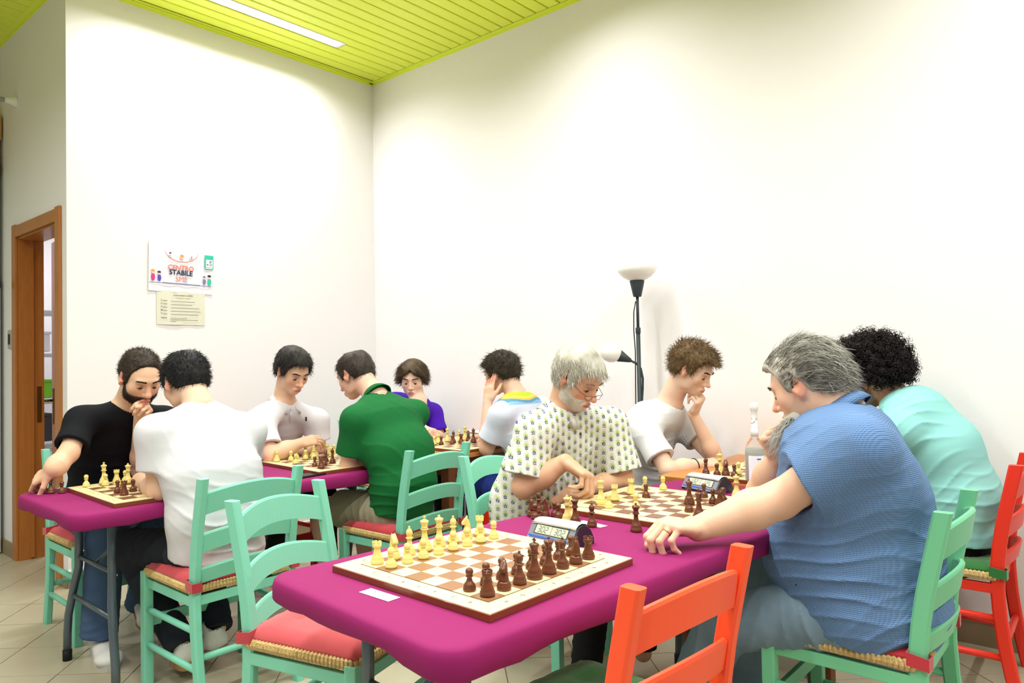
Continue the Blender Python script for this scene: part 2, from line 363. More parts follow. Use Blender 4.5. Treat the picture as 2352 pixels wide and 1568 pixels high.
disc(-.075, .083, .011, 0); disc(-.077, .087, .008, 2, 1, .6, .0068); disc(0, .07, .015, 7); disc(0, .074, .012, 5, 1, .8, .0068); disc(.065, .075, .013, 0); disc(.066, .072, .004, 2, .7, 1.6, .0068)
for (x, z, s_, c1, c2) in [(-.185, -.05, 1, 5, 6), (-.145, -.055, .9, 2, 8), (.155, -.06, .8, 4, 4), (.19, -.055, 1, 2, 3)]:
    disc(x, z-.025*s_, .016*s_, c2, .8, 1.5); disc(x, z+.008*s_, .013*s_, 7, off=.0067); disc(x-.002, z+.015*s_, .013*s_, c1, 1, .6, .007)
mb.build('print', pm, t)
t = empty('notice_sheet', (2.184, YL-.003, 1.634)); tag(t, 'pale yellow notice sheet with rows of small text below the white poster', 'notice'); pn = [mat('cream paper', (222, 222, 204), .7), mat('grey print', (120, 122, 108), .7)]
mb = MB(); mb.quadstrip([[(-.16+.32*i/nx, -.0006-.002*math.sin(i*.8)**2-(.003 if (zz < 0 and i in (3, 4, 5)) else 0), zz) for i in range(nx+1)] for zz in (-.108, 0, .108)]); mb.build('sheet', pn[0], t)
mb = MB(); add_text(mb, 'Come entrare in BASE?', .0135, L(.012, .082, .005), 1, font_bold=True); add_text(mb, 'Gli appunti per la partita', .009, L(.012, .063, .005), 1)
for k, (a_, l_) in enumerate([('S', .16), ('C', .14), ('A', .19), ('M', .2), ('S', .185)]):
    z_ = .045-.021*k; add_text(mb, a_, .013, L(-.13, z_+.003, .005), 1, font_bold=True); mb.box((-.108, -.0052, z_), (.028, .0004, .003), mi=1); mb.box((-.07+l_/2, -.0052, z_-.003), (l_, .0004, .0022), mi=1)
for k, l_ in enumerate((.11, .185, .04)): mb.box((-.075+l_/2, -.0052, -.066-.01*k), (l_, .0004, .0022), mi=1)
mb.box((-.115, -.0052, -.064), (.038, .0004, .004), mi=1); mb.build('print', pn, t)
# ------------------------------------------------------------------ tables
M_cloth = mat('magenta stretch cloth', (136, 8, 90), .82, var=(4, .03), bump=(900, .05))
M_leg = mat('grey steel tube', (96, 108, 118), .35, metal=.6); M_legd = mat('black steel tube', (26, 30, 32), .4, metal=.4)
M_rub = mat('black rubber', (14, 14, 16), .7); M_woodt = mat('orange brown table wood', (186, 122, 58), .45, var=(5, .14, (.6, 6, 6)), coat=.2)
M_dwood = mat('dark brown wood', (110, 62, 32), .5, var=(6, .2, (6, 6, .7)))
M_tabw = mat('table top plastic', (206, 206, 200), .5); M_chrome = mat('chrome', (215, 217, 220), .15, metal=1)
def rrect(L_, W_, r, n=7):
    out = []
    for cx, cy, a0 in ((L_/2-r, W_/2-r, 0), (-L_/2+r, W_/2-r, 90), (-L_/2+r, -W_/2+r, 180), (L_/2-r, -W_/2+r, 270)):
        for k in range(n+1): a = math.radians(a0+90*k/n); out.append((cx+r*math.cos(a), cy+r*math.sin(a)))
    return out
def folding_table(near, ang, L_, W_, label, clabel, legm, group=None):
    """near = near-left corner (min x, min y); ang rotation"""
    c = Vector((near[0], near[1], 0)) + RZ(ang) @ Vector((L_/2, W_/2, 0))
    t = empty('folding_table', c, ang); tag(t, label, 'table')
    mb = MB(); mb.prism(rrect(L_-.02, W_-.02, .06), .695, .725); mb.build('tabletop', M_tabw, t)
    for s in (-1, 1):
        x0 = s*(L_/2-.20); hw = W_/2-.16
        for e in (-1, 1):
            mb = MB(); pts = [(x0, e*(hw-.02), .70), (x0, e*(hw-.02), .50), (x0+s*.0, e*(hw-.018), .42), (x0+s*.01, e*(hw+.005), .34), (x0+s*.02, e*(hw+.05), .2), (x0+s*.02, e*(hw+.065), .12), (x0+s*.02, e*(hw+.068), .03)]
            mb.tube(pts, .0165, 10); lg = mb.build('leg', legm, t)
            mb = MB(); mb.lathe([(0, 0), (.019, 0), (.0195, .045), (0, .045)], 12, c=(x0+s*.02, e*(hw+.068), 0)); mb.build('rubber_foot', M_rub, lg)
            mb = MB(); mb.lathe([(0, 0), (.006, 0), (.004, .004), (0, .005)], 8, c=(x0-s*.0, e*(hw-.018)+.0, .445), M=RY(-s*PI/2) @ T(0, 0, .0165)); mb.build('rivet', M_chrome, lg)
        mb = MB(); mb.tube([(x0+s*.012, -(hw+.02), .29), (x0+s*.012, hw+.02, .29)], .011, 8); mb.build('crossbar', legm, t)
        mb = MB(); mb.tube([(x0, 0, .46), (x0-s*.30, 0, .69)], .010, 8); mb.tube([(x0, -(hw-.02), .46), (x0, hw-.02, .46)], .010, 8); mb.build('brace', legm, t)
    # stretch cover
    prof = [(-.028, .685), (-.004, .674), (0, .68), (0, .714), (-.004, .7275), (-.010, .7335), (-.022, .7353), (-.045, .7356)]
    mb = MB(); rows = []
    for off, z in prof:
        row = []
        for i, (x, y) in enumerate(rrect(L_+off*2, W_+off*2, .075+off, 8)): row.append((x, y, z))
        # densify long sides
        dense = []
        for a, b in zip(row, row[1:]+row[:1]):
            d = math.hypot(a[0]-b[0], a[1]-b[1]); n = max(1, int(d/.06))
            for k in range(n):
                f = k/n; x = a[0]+(b[0]-a[0])*f; y = a[1]+(b[1]-a[1])*f; zz = z
                if z < .69: 
                    q = max(0, 1-abs(abs(x)-(L_/2-.0))/.25) if abs(y) < W_/2-.12 else 0
                    zz += .006*math.sin(x*9+y*13)-.01*math.exp(-((abs(x)-(L_/2-.2))/.06)**2)+(.012 if abs(y) < W_/2-.2 and abs(x) > L_/2-.1 else 0)
                dense.append((x, y, zz))
        rows.append(dense)
    n0 = min(len(r) for r in rows)
    if len({len(r) for r in rows}) > 1:
        def res(r, n):
            return [tuple(np.array(r[int(i*len(r)/n)])) for i in range(n)]
        rows = [res(r, n0) for r in rows]
    mb.quadstrip(rows, closed=True)
    mb.bm.verts.ensure_lookup_table(); top = mb.bm.verts[-n0:]; mb.bm.faces.new(top)
    o = mb.build('tablecloth', M_cloth); o.location = c; o.rotation_euler = (0, 0, ang); tag(o, clabel, 'tablecloth'); return t
folding_table((.946, .944), math.radians(-4.65), 1.975, .7265, 'folding table with dark tubular legs under the magenta cloth in the foreground', 'magenta stretch tablecloth on the long foreground table', M_leg)
folding_table((.952, 2.835), math.radians(-.8), 1.865, .725, 'folding table with grey tubular legs where the black-shirted bearded man plays', 'magenta stretch tablecloth on the far left table', M_leg)
def wood_table(x0, x1, y0, y1, h, label):
    t = empty('wooden_table', ((x0+x1)/2, (y0+y1)/2, 0)); tag(t, label, 'table'); L_, W_ = x1-x0, y1-y0
    mb = MB(); mb.box((0, 0, h-.0125), (L_, W_, .025), bev=.003); mb.build('tabletop', M_woodt, t)
    for s in (-1, 1):
        for e in (-1, 1): mb = MB(); mb.box((s*(L_/2-.07), e*(W_/2-.07), (h-.025)/2), (.06, .06, h-.025), bev=.003); mb.build('leg', M_dwood, t)
        mb = MB(); mb.box((s*(L_/2-.07), 0, h-.075), (.02, W_-.2, .09)); mb.build('apron', M_dwood, t); mb = MB(); mb.box((0, s*(W_/2-.07), h-.075), (L_-.2, .02, .09)); mb.build('apron', M_dwood, t)
wood_table(2.935, XR-.004, .86, 1.585, .745, 'orange-brown wooden table against the wall, joined to the foreground table')
wood_table(2.83, XR-.004, 2.79, 3.53, .745, 'orange-brown wooden table against the wall, joined to the far table')
# ------------------------------------------------------------------ chairs
CH = {'teal': mat('mint green chair paint', (126, 206, 180), .45, var=(5, .05), bump=(40, .03, (1, 1, .15))),
      'green': mat('pale green chair paint', (112, 194, 150), .45, var=(5, .06), bump=(40, .03, (1, 1, .15))),
      'coral': mat('coral orange chair paint', (252, 84, 42), .42, var=(5, .03)), 'red': mat('red chair paint', (222, 46, 26), .42, var=(5, .04))}
M_rush = mat('woven rush', (196, 168, 112), .8, var=(160, .5, (1, 1, .2)), bump=(200, .5))
CU = {'red': mat('red cushion cotton', (184, 44, 56), .85, var=(5, .05), bump=(260, .25, (6, 1, 1)), sheen=.3), 'pink': mat('faded red cushion cotton', (208, 80, 86), .85, var=(5, .05), bump=(260, .3, (1, 6, 1)), sheen=.3),
      'green': mat('green cushion cotton', (34, 104, 44), .85, var=(5, .05), bump=(260, .2), sheen=.3)}
def post_path(s, hw):
    return [(s*(hw-.005), -.245, .0), (s*(hw-.002), -.205, .22), (s*hw, -.19, .42), (s*hw, -.20, .55), (s*hw, -.225, .69), (s*hw, -.262, .86)]
def post_y(z):
    return np.interp(z, [0, .22, .42, .55, .69, .86], [-.245, -.205, -.19, -.20, -.225, -.262])
def sect_post(mb, pts, wx, wy):
    rows = []; ch = .006
    for i, (x, y, z) in enumerate(pts):
        a, b = wx/2, wy/2; rows.append([(x-a, y-b+ch, z), (x-a+ch, y-b, z), (x+a-ch, y-b, z), (x+a, y-b+ch, z), (x+a, y+b-ch, z), (x+a-ch, y+b, z), (x-a+ch, y+b, z), (x-a, y+b-ch, z)])
    mb.quadstrip(rows, closed=True, smooth=False)
    mb.bm.verts.ensure_lookup_table(); n = len(mb.bm.verts); m = len(rows)*8
    mb.bm.faces.new(mb.bm.verts[n-8:n]); mb.bm.faces.new(mb.bm.verts[n-m:n-m+8][::-1])
def make_chair(paint):
    P_ = CH[paint]; t = empty('rush_chair'); hw = .202; hf = .212; SH = .455
    for s in (-1, 1):
        mb = MB(); pts = post_path(s, hw); fine = [(x, np.interp(z, [p[2] for p in pts], [p[1] for p in pts]), z) for x, z in [(s*hw, z) for z in (0, .1, .2, .3, .4, .48, .56, .64, .71, .78, .852)]]
        # smooth the bend
        ys = [f[1] for f in fine]; fine = [(f[0], (ys[max(i-1, 0)]+ys[i]*2+ys[min(i+1, len(ys)-1)])/4 if 0 < i < len(ys)-1 else ys[i], f[2]) for i, f in enumerate(fine)]
        fine.append((fine[-1][0], fine[-1][1]-.002, .86)); sect_post(mb, fine, .032, .044); mb.build('back_post', P_, t)
        mb = MB(); mb.box((s*hf, .19, .225), (.038, .038, .45), bev=.004); mb.build('leg', P_, t)
        mb = MB(); mb.box((s*(hf-.004), 0, .405), (.02, .36, .035), bev=.003); mb.build('seat_rail', P_, t)
        for z in (.30, .16): mb = MB(); mb.tube([(s*hf, .19, z), (s*(hw), -.20, z-.005)], .0125, 10); mb.build('stretcher', P_, t)
    mb = MB(); mb.box((0, .19, .405), (.41, .02, .035), bev=.003); mb.build('seat_rail', P_, t); mb = MB(); mb.box((0, -.19, .405), (.40, .02, .035), bev=.003); mb.build('seat_rail', P_, t)
    mb = MB(); mb.box((0, .19, .25), (.41, .016, .045), bev=.003); mb.build('stretcher', P_, t)
    mb = MB(); mb.tube([(-hw, -.21, .20), (hw, -.21, .20)], .0125, 10); mb.build('stretcher', P_, t)
    for z0, h_, arch in ((.722, .082, .032), (.580, .070, .030), (.465, .058, .026)):
        mb = MB(); rows = []; N_ = 18
        for i in range(N_+1):
            u = -1+2*i/N_; x = u*(hw-.004); bow = -.045*(1-u*u); up = arch*(1-u*u); y = float(post_y(z0+h_/2))+bow+.006; lean = -.012
            th_ = .008
            rows.append([(x, y-th_, z0+up), (x, y+th_, z0+up), (x, y+th_+lean, z0+h_+up-.006), (x, y+lean+th_*.55, z0+h_+up), (x, y-th_*.55+lean, z0+h_+up), (x, y-th_+lean, z0+h_+up-.006)])
        mb.quadstrip(rows, closed=True, smooth=False); mb.build('back_slat', P_, t)
    # rush seat: four woven triangles meeting on the diagonals, cords wrap over the rails
    mb = MB(); a, b = .222, .205; 
    def ring(f, z): return [(x*f, y*f, z) for x, y in rrect(2*a, 2*b, .03, 2)]
    prof = [(.93, .43), (1.0, .434), (1.02, .446), (1.0, .458), (.93, .463), (.6, .459), (.25, .457), (.02, .456)]
    base = rrect(2*a, 2*b, .025, 2); dense = []
    for p, q in zip(base, base[1:]+base[:1]):
        d = math.hypot(p[0]-q[0], p[1]-q[1]); n = max(1, int(d/.0045))
        for k in range(n): dense.append((p[0]+(q[0]-p[0])*k/n, p[1]+(q[1]-p[1])*k/n))
    rows = [[(x*f*(1+(.010 if (i % 3) else -.012)*(f > .9)), y*f*(1+(.010 if (i % 3) else -.012)*(f > .9)), z+(.002 if i % 3 else 0)) for i, (x, y) in enumerate(dense)] for f, z in prof]
    mb.quadstrip(rows, closed=True, smooth=False); mb.build('rush_seat', M_rush, t)
    return t
protos = {}
for k in CH: protos[k] = make_chair(k); protos[k].location = (0, 0, -50)
used = set()
def chair(paint, x, y, rz, label, group=None):
    if paint in used: o = copy_tree(protos[paint])
    else: o = protos[paint]; used.add(paint)
    o.location = (x, y, 0); o.rotation_euler = (0, 0, rz); tag(o, label, 'chair'); return o
def cushion(col, x, y, rz, label, puff=.035, strapped=True):
    t = empty('seat_cushion', (x, y, .4615), rz); tag(t, label, 'cushion'); a, b = .213, .197; N_ = 20
    me = MB(); top = []; 
    for j in range(N_+1):
        row = []
        for i in range(N_+1):
            u = -1+2*i/N_; v = -1+2*j/N_; uu = math.copysign(abs(u)**.8, u); vv = math.copysign(abs(v)**.8, v)
            e = (1-u**6)*(1-v**6); e = max(e, 0)**.5; dim = sum(math.exp(-((u-a_)**2+(v-b_)**2)/.018) for a_, b_ in ((-.38, -.38), (.38, -.38), (-.38, .38), (.38, .38)))
            row.append((uu*a, vv*b, .008+puff*e*(1-.45*min(dim, 1))+.0015*math.sin(u*23+v*9)))
        top.append(row)
    me.quadstrip(top); bot = [[(x_, y_, .0) for x_, y_, z_ in r] for r in top]; me.quadstrip(bot)
    for side in (lambda M_: M_[0], lambda M_: M_[-1], lambda M_: [r[0] for r in M_], lambda M_: [r[-1] for r in M_]): me.quadstrip([side(top), side(bot)])
    bmesh.ops.remove_doubles(me.bm, verts=me.bm.verts, dist=.0002); me.build('pad', CU[col], t)
    if strapped:
        for s in (-1, 1):
            mb = MB(); px_, py_ = s*.202, -.198; p = [(s*.17, -.175, .018), (s*.186, -.172, .012), (s*.228, -.172, .008), (s*.2285, -.20, .004), (s*.228, -.225, .0), (s*.19, -.2275, .0), (s*.184, -.20, .006), (s*.18, -.178, .012)]
            rows = [[(x_, y_, z_-.017) for x_, y_, z_ in p], [(x_, y_, z_+.017) for x_, y_, z_ in p]]; mb.quadstrip(rows, smooth=False); o = mb.build('strap', CU['red' if col == 'pink' else col], t)
            so = o.modifiers.new('s', 'SOLIDIFY'); so.thickness = .003
    return t
PEOPLE_CH = [
('teal', 'pink', 1.396, 1.84, PI+.27, .04, 'mint green rush chair standing empty at the near end of the foreground table', 'faded red seat cushion on the empty mint chair in the foreground'),
('teal', 'red', 1.48, 2.77, 0, .022, 'mint green rush chair under the man in the speckled white T-shirt', 'red seat cushion under the man in the speckled white T-shirt'),
('teal', 'red', 2.445, 2.745, .05, .022, 'mint green rush chair under the man in the green polo shirt', 'red seat cushion under the man in the green polo shirt'),
('teal', 'red', 2.49, 1.90, PI+.1, .02, 'mint green rush chair behind the white-haired man in the floral shirt', 'red seat cushion under the white-haired man in the floral shirt'),
('teal', 'red', 1.44, 3.79, PI, .022, 'mint green rush chair under the bearded man in black by the oak door', 'red seat cushion under the bearded man in black'),
('coral', 'green', 1.394, .93, -.09, .03, 'coral orange rush chair standing empty at the front right of the foreground table', 'green seat cushion on the empty coral chair'),
('green', 'red', 2.41, .645, .0, .022, 'pale green rush chair under the heavy man in the blue shirt', 'dark red seat cushion under the heavy man in the blue shirt'),
('red', 'green', 3.45, .60, .02, .022, 'red rush chair at the right edge under the curly-haired man', 'green seat cushion under the curly-haired man'),
('red', 'green', 3.33, 2.58, .05, .02, 'red rush chair under the man in the pale blue T-shirt', 'green seat cushion under the man in the pale blue T-shirt'),
('red', 'red', 2.33, 3.82, PI, .02, 'red rush chair under the man in the white polo shirt', 'red seat cushion under the man in the white polo shirt'),
('coral', 'red', 3.34, 1.87, PI-.1, .02, 'coral orange rush chair behind the young man in the plain white T-shirt', 'red seat cushion under the young man in the plain white T-shirt'),
('teal', 'red', 3.32, 3.86, PI, .02, 'mint green rush chair under the boy in the purple T-shirt', 'red seat cushion under the boy in the purple T-shirt')]
for p_, c_, x_, y_, r_, pf, la, lb in PEOPLE_CH:
    chair(p_, x_, y_, r_, la); cushion(c_, x_, y_, r_, lb, pf)
for k, o in protos.items():
    if k not in used: raise RuntimeError(k)
# ------------------------------------------------------------------ chess boards and men
M_lightw = mat('maple board veneer', (230, 216, 168), .42, var=(9, .03, (1, 6, 1)), coat=.15)
M_darkw = mat('walnut board veneer', (146, 102, 66), .42, var=(10, .12, (6, 1, 1)), coat=.15); M_darkw2 = mat('dark walnut board veneer', (122, 78, 54), .4, var=(10, .10, (6, 1, 1)), coat=.15)
M_edge = mat('board edge wood', (120, 58, 26), .4, var=(10, .15, (1, 1, 6)), coat=.2); M_line = mat('board inlay line', (84, 62, 44), .6)
M_pl = mat('boxwood', (226, 208, 128), .42, var=(30, .08, (1, 1, .2)), coat=.15); M_pd = mat('stained sheesham', (100, 52, 28), .33, var=(30, .28, (3, 3, .5)), coat=.25)
M_felt = mat('green felt', (20, 60, 36), .95)
SQ = .0552; BS = .55
sqm = {}
for nm, m_ in (('l', M_lightw), ('d', M_darkw), ('d2', M_darkw2)):
    s = MB(); s.box((0, 0, 0), (SQ-.0008, SQ-.0008, .0012)); sqm[nm] = s.mesh('square'); sqm[nm].materials.append(m_)
def board(cx, cy, ang, z, label, dark='d'):
    t = empty('chessboard', (cx, cy, z), ang); tag(t, label, 'chessboard')
    mb = MB(); mb.box((0, 0, .008), (BS, BS, .016), bev=.0012); mb.build('body', M_edge, t)
    mb = MB(); mb.box((0, 0, .0169), (BS-.004, BS-.004, .0018)); mb.build('border', M_lightw, t)
    mb = MB(); q = SQ*4+.0016
    for s in (-1, 1): mb.box((0, s*q, .0182), (2*q+.0016, .0016, .0006)); mb.box((s*q, 0, .0182), (.0016, 2*q, .0006))
    for i, ch_ in enumerate('HGFEDCBA'):
        x = (i-3.5)*SQ
        add_text(mb, ch_, .014, T(x, -(q+.026), .0182) @ RZ(PI)); add_text(mb, ch_, .014, T(x, q+.026, .0182) @ RZ(0))
        add_text(mb, str(i+1), .014, T(-(q+.026), -x, .0182) @ RZ(-PI/2)); add_text(mb, str(i+1), .014, T(q+.026, -x, .0182) @ RZ(PI/2))
    mb.build('edge_lettering', M_line, t)
    for i in range(8):
        for j in range(8):
            o = bpy.data.objects.new('square', sqm[dark if (i+j) % 2 == 0 else 'l']); COL.objects.link(o); o.parent = t; o.location = ((i-3.5)*SQ, (j-3.5)*SQ, .0181)
    return t
def smoothprof(p): return p
PR = {
 'pawn': [(0, 0), (.0148, 0), (.0152, .003), (.0148, .007), (.0135, .0085), (.0138, .011), (.0120, .0155), (.0078, .020), (.0060, .026), (.0055, .0295), (.0088, .031), (.0090, .0325), (.0060, .034), (.0078, .036), (.0092, .040), (.0092, .043), (.0078, .047), (.0045, .050), (0, .0505)],
 'rook': [(0, 0), (.0168, 0), (.0172, .004), (.0168, .009), (.0150, .0105), (.0152, .014), (.0128, .0185), (.0122, .0205), (.0100, .026), (.0086, .036), (.0082, .0405), (.0110, .042), (.0118, .0445), (.0118, .053), (.0092, .053), (.0090, .049), (0, .049)],
 'bishop': [(0, 0), (.0160, 0), (.0164, .004), (.0160, .009), (.0143, .0105), (.0146, .014), (.0120, .0195), (.0085, .025), (.0066, .034), (.0060, .042), (.0100, .0435), (.0102, .0455), (.0066, .047), (.0062, .049), (.0082, .053), (.0092, .057), (.0086, .062), (.0060, .067), (.0030, .0695), (.0028, .071), (.0034, .073), (.0024, .0755), (0, .076)],
 'queen': [(0, 0), (.0180, 0), (.0185, .004), (.0180, .010), (.0160, .012), (.0163, .016), (.0132, .0225), (.0092, .030), (.0072, .041), (.0066, .052), (.0108, .0535), (.0110, .056), (.0074, .0575), (.0096, .059), (.0074, .0605), (.0078, .064), (.0098, .070), (.0122, .0745), (.0118, .0765), (.0090, .0775), (.0050, .081), (.0028, .0825), (.0038, .0845), (.0034, .0865), (0, .088)],
 'king': [(0, 0), (.0190, 0), (.0195, .0045), (.0190, .011), (.0168, .013), (.0171, .017), (.0138, .024), (.0096, .032), (.0076, .044), (.0070, .055), (.0112, .0565), (.0114, .059), (.0078, .0605), (.0100, .062), (.0078, .0635), (.0084, .068), (.0110, .076), (.0122, .0785), (.0118, .0805), (.0060, .0835), (.0036, .085), (0, .0852)],
 'knight': [(0, 0), (.0165, 0), (.0169, .004), (.0165, .010), (.0146, .012), (.0148, .0155), (.0125, .019), (0, .0195)]}
def horse(mb):
    o = [(-.0125, .019), (-.0122, .028), (-.0105, .040), (-.0085, .050), (-.0045, .0575), (-.001, .0605), (.0, .0655), (.0025, .062), (.0055, .0595), (.009, .056), (.0145, .0495), (.0165, .045), (.0155, .0415), (.0120, .0405), (.0085, .0425), (.0050, .0435), (.0035, .041), (.0060, .035), (.0085, .029), (.0105, .023), (.0112, .019)]
    o = [(x*.95, z) for x, z in o]; cx = sum(p[0] for p in o)/len(o); cz = .042; lay = []
    for th, sc_ in ((-.0075, .80), (-.0062, .93), (-.003, 1.0), (.003, 1.0), (.0062, .93), (.0075, .80)):
        row = []
        for x, z in o:
            tb_ = 1.0+.35*max(0, (.030-z)/.012); row.append((cx+(x-cx)*sc_, th*tb_, (cz+(z-cz)*sc_) if z > .0195 else .0185))
        lay.append(row)
    mb.quadstrip(lay, closed=True, smooth=True); mb.bm.verts.ensure_lookup_table(); n = len(o); V = mb.bm.verts; N_ = len(V)
    mb.bm.faces.new(V[N_-n:]); mb.bm.faces.new(list(V[N_-6*n:N_-5*n])[::-1])
    for e in (-1, 1): mb.lathe([(0, 0), (.0016, 0), (0, .0012)], 6, c=(.007, e*.0068, .0535), M=RX(-e*PI/2)); mb.tube([(-.001, e*.003, .058), (-.0012, e*.0045, .063), (-.001, e*.005, .067)], [.0022, .0018, .0006], 5)
pm_cache = {}
def piece_mesh(kind, dark):
    k = (kind, dark)
    if k in pm_cache: return pm_cache[k]
    mb = MB(); mb.lathe(PR[kind], 22)
    if kind == 'rook':
        for q in range(6): a = q*PI/3; mb.box((.0104*math.cos(a), .0104*math.sin(a), .0545), (.0032, .0072, .004), rot=RZ(a))
    if kind == 'king': mb.box((0, 0, .0895), (.0032, .0036, .011), bev=.0005); mb.box((0, 0, .0905), (.0030, .0096, .0032), bev=.0005)
    if kind == 'queen':
        for q in range(8): a = q*PI/4; mb.lathe([(0, 0), (.0018, .0006), (.0012, .0026), (0, .003)], 6, c=(.0108*math.cos(a), .0108*math.sin(a), .0755))
    if kind == 'bishop': mb.box((.0065, 0, .0625), (.006, .014, .0008), rot=RY(-.9), mi=1)
    if kind == 'knight': horse(mb)
    mb.lathe([(0, -.0004), (.0150 if kind != 'pawn' else .0134, -.0004), (.0150 if kind != 'pawn' else .0134, .0002)], 18, mi=1)
    me = mb.mesh('chess_'+kind); me.materials.append(M_pd if dark else M_pl); me.materials.append(M_felt); pm_cache[k] = me; return me
def man(kind, dark, loc, label, group=None, rz=None, rot=None):
    o = bpy.data.objects.new('chess_'+kind, piece_mesh(kind, dark)); COL.objects.link(o); o.location = Vector(loc)+Vector((0, 0, .0005))
    o.rotation_euler = rot if rot else (0, 0, rz if rz is not None else random.uniform(0, 6.28)); tag(o, label, 'chess piece', group); return o
TZ = .7360
B1 = (1.404, 1.264, -.0223)
board(*B1[:2], B1[2], TZ, 'wooden chessboard set up for a new game on the foreground table')
def sq(B, i, j, z): 
    c, s = math.cos(B[2]), math.sin(B[2]); x, y = (i-3.5)*SQ, (j-3.5)*SQ; return (B[0]+c*x-s*y, B[1]+s*x+c*y, z)
names = ['rook', 'knight', 'bishop', 'king', 'queen', 'bishop', 'knight', 'rook']; where = ['near-end', 'near-side', 'near-side', '', '', 'far-side', 'far-side', 'far-end']
for i in range(8):
    for dark, jr, jp in ((False, 7, 6), (True, 0, 1)):
        c_ = 'dark brown' if dark else 'pale boxwood'; who = (where[i]+' ' if where[i] else '')+names[i]
        man(names[i], dark, sq(B1, i, jr, TZ+.019), f'{c_} {who} in the back row of the foreground starting position', rz=(2.5 if i == 6 and not dark else (-PI/2 if not dark else PI/2)+random.uniform(-.3, .3)) if names[i] == 'knight' and not (dark and i == 1) else (3.6 if names[i] == 'knight' else PI/2*0+.1))
        man('pawn', dark, sq(B1, i, jp, TZ+.019), f'{c_} pawn standing in front of the {who} on the foreground board')
# ------------------------------------------------------------------ the other boards
def labelled(lst, boardname, z):
    """lst of (kind, dark, x, y[, rz]); every man is told apart by its rank from the left of the picture"""
    seen = {}
    def px(x, y): v = np.array([x, y, z])-C_O; return float(v@C_R/(v@C_F))
    ords = ['first', 'second', 'third', 'fourth', 'fifth', 'sixth', 'seventh', 'eighth', 'ninth']
    for it in sorted(lst, key=lambda q: px(q[2], q[3])):
        k, d, x, y = it[:4]; n = seen.get((k, d), 0); seen[(k, d)] = n+1
        tot = sum(1 for q in lst if q[0] == k and q[1] == d); c_ = 'dark brown' if d else 'pale boxwood'
        lab = f'{c_} {k} {boardname}' if tot == 1 else f'{ords[n]} {c_} {k} from the left {boardname}'
        man(k, d, (x, y, z), lab, rz=it[4] if len(it) > 4 else (.8 if k == 'knight' else None))
Z2 = TZ+.019; B2 = (2.345, 1.257, -.005)
board(*B2[:2], B2[2], TZ, 'wooden chessboard in play between the white-haired man and the man in blue', 'd2')
labelled([('king', 0, 2.206, 1.419), ('pawn', 0, 2.166, 1.362), ('rook', 0, 2.289, 1.414), ('rook', 0, 2.434, 1.431), ('pawn', 0, 2.548, 1.436), ('pawn', 1, 2.407, 1.353), ('pawn', 0, 2.592, 1.382), ('pawn', 0, 2.216, 1.285),
  ('queen', 1, 2.393, 1.176), ('pawn', 1, 2.273, 1.119), ('king', 1, 2.196, 1.047), ('pawn', 1, 2.533, 1.187), ('pawn', 1, 2.456, 1.118), ('rook', 1, 2.422, 1.077), ('pawn', 1, 2.50, 1.10)], "on the white-haired man's board", Z2)
labelled([('bishop', 1, 1.966, 1.300), ('queen', 1, 1.961, 1.361), ('queen', 0, 1.975, 1.402), ('bishop', 0, 2.012, 1.412), ('pawn', 1, 1.997, 1.453), ('pawn', 1, 2.014, 1.480), ('knight', 1, 1.990, 1.505, 2.4), ('pawn', 1, 1.945, 1.512), ('knight', 1, 1.968, 1.545, 1.2), ('bishop', 1, 2.03, 1.562)], 'standing captured behind the near clock', TZ)
man('queen', 1, (1.995, 1.158, TZ), 'dark brown queen standing alone on the cloth beside the resting fist')
Bl = (1.392, 3.135, -.03); board(*Bl[:2], Bl[2], TZ, 'wooden chessboard in play between the bearded man and the speckled T-shirt', 'd2')
labelled([('pawn', 0, 1.185, 3.363), ('king', 0, 1.262, 3.375), ('pawn', 0, 1.248, 3.32), ('rook', 0, 1.31, 3.36), ('pawn', 0, 1.345, 3.355), ('queen', 0, 1.335, 3.30), ('pawn', 1, 1.21, 3.095), ('rook', 1, 1.203, 3.012), ('pawn', 1, 1.261, 3.067), ('bishop', 0, 1.48, 3.33), ('pawn', 1, 1.53, 3.08), ('king', 1, 1.55, 2.97)], "on the bearded man's board", Z2)
labelled([('pawn', 1, 1.098, 3.392), ('bishop', 1, 1.066, 3.425), ('pawn', 1, 1.052, 3.447)], "on the cloth by the bearded man's hand", TZ)
man('knight', 1, (1.040, 3.478, TZ+.006), "dark brown knight tilted in the bearded man's fingers", rot=(.35, -.25, .6))
Bm = (2.331, 3.140, -.05); board(*Bm[:2], Bm[2], TZ, 'wooden chessboard in play between the two men in polo shirts', 'd2')
labelled([('rook', 0, 2.115, 3.350), ('pawn', 0, 2.186, 3.325), ('pawn', 0, 2.128, 3.195), ('bishop', 0, 2.25, 3.372), ('king', 0, 2.312, 3.376), ('pawn', 0, 2.261, 3.301), ('pawn', 0, 2.335, 3.345), ('bishop', 0, 2.286, 3.260), ('queen', 0, 2.362, 3.355), ('knight', 1, 2.259, 3.119), ('pawn', 1, 2.128, 3.029), ('rook', 1, 2.117, 2.962), ('pawn', 1, 2.191, 3.036), ('bishop', 1, 2.255, 3.055), ('pawn', 0, 2.49, 3.36), ('pawn', 0, 2.407, 3.272), ('pawn', 1, 2.503, 3.196), ('rook', 0, 2.45, 3.37), ('king', 1, 2.36, 2.95), ('pawn', 1, 2.43, 3.03)], 'on the board of the two polo players', Z2)
Bb = (3.235, 3.07, -.02); board(*Bb[:2], Bb[2], .7455, 'wooden chessboard in play on the back wooden table by the boy in purple', 'd2')
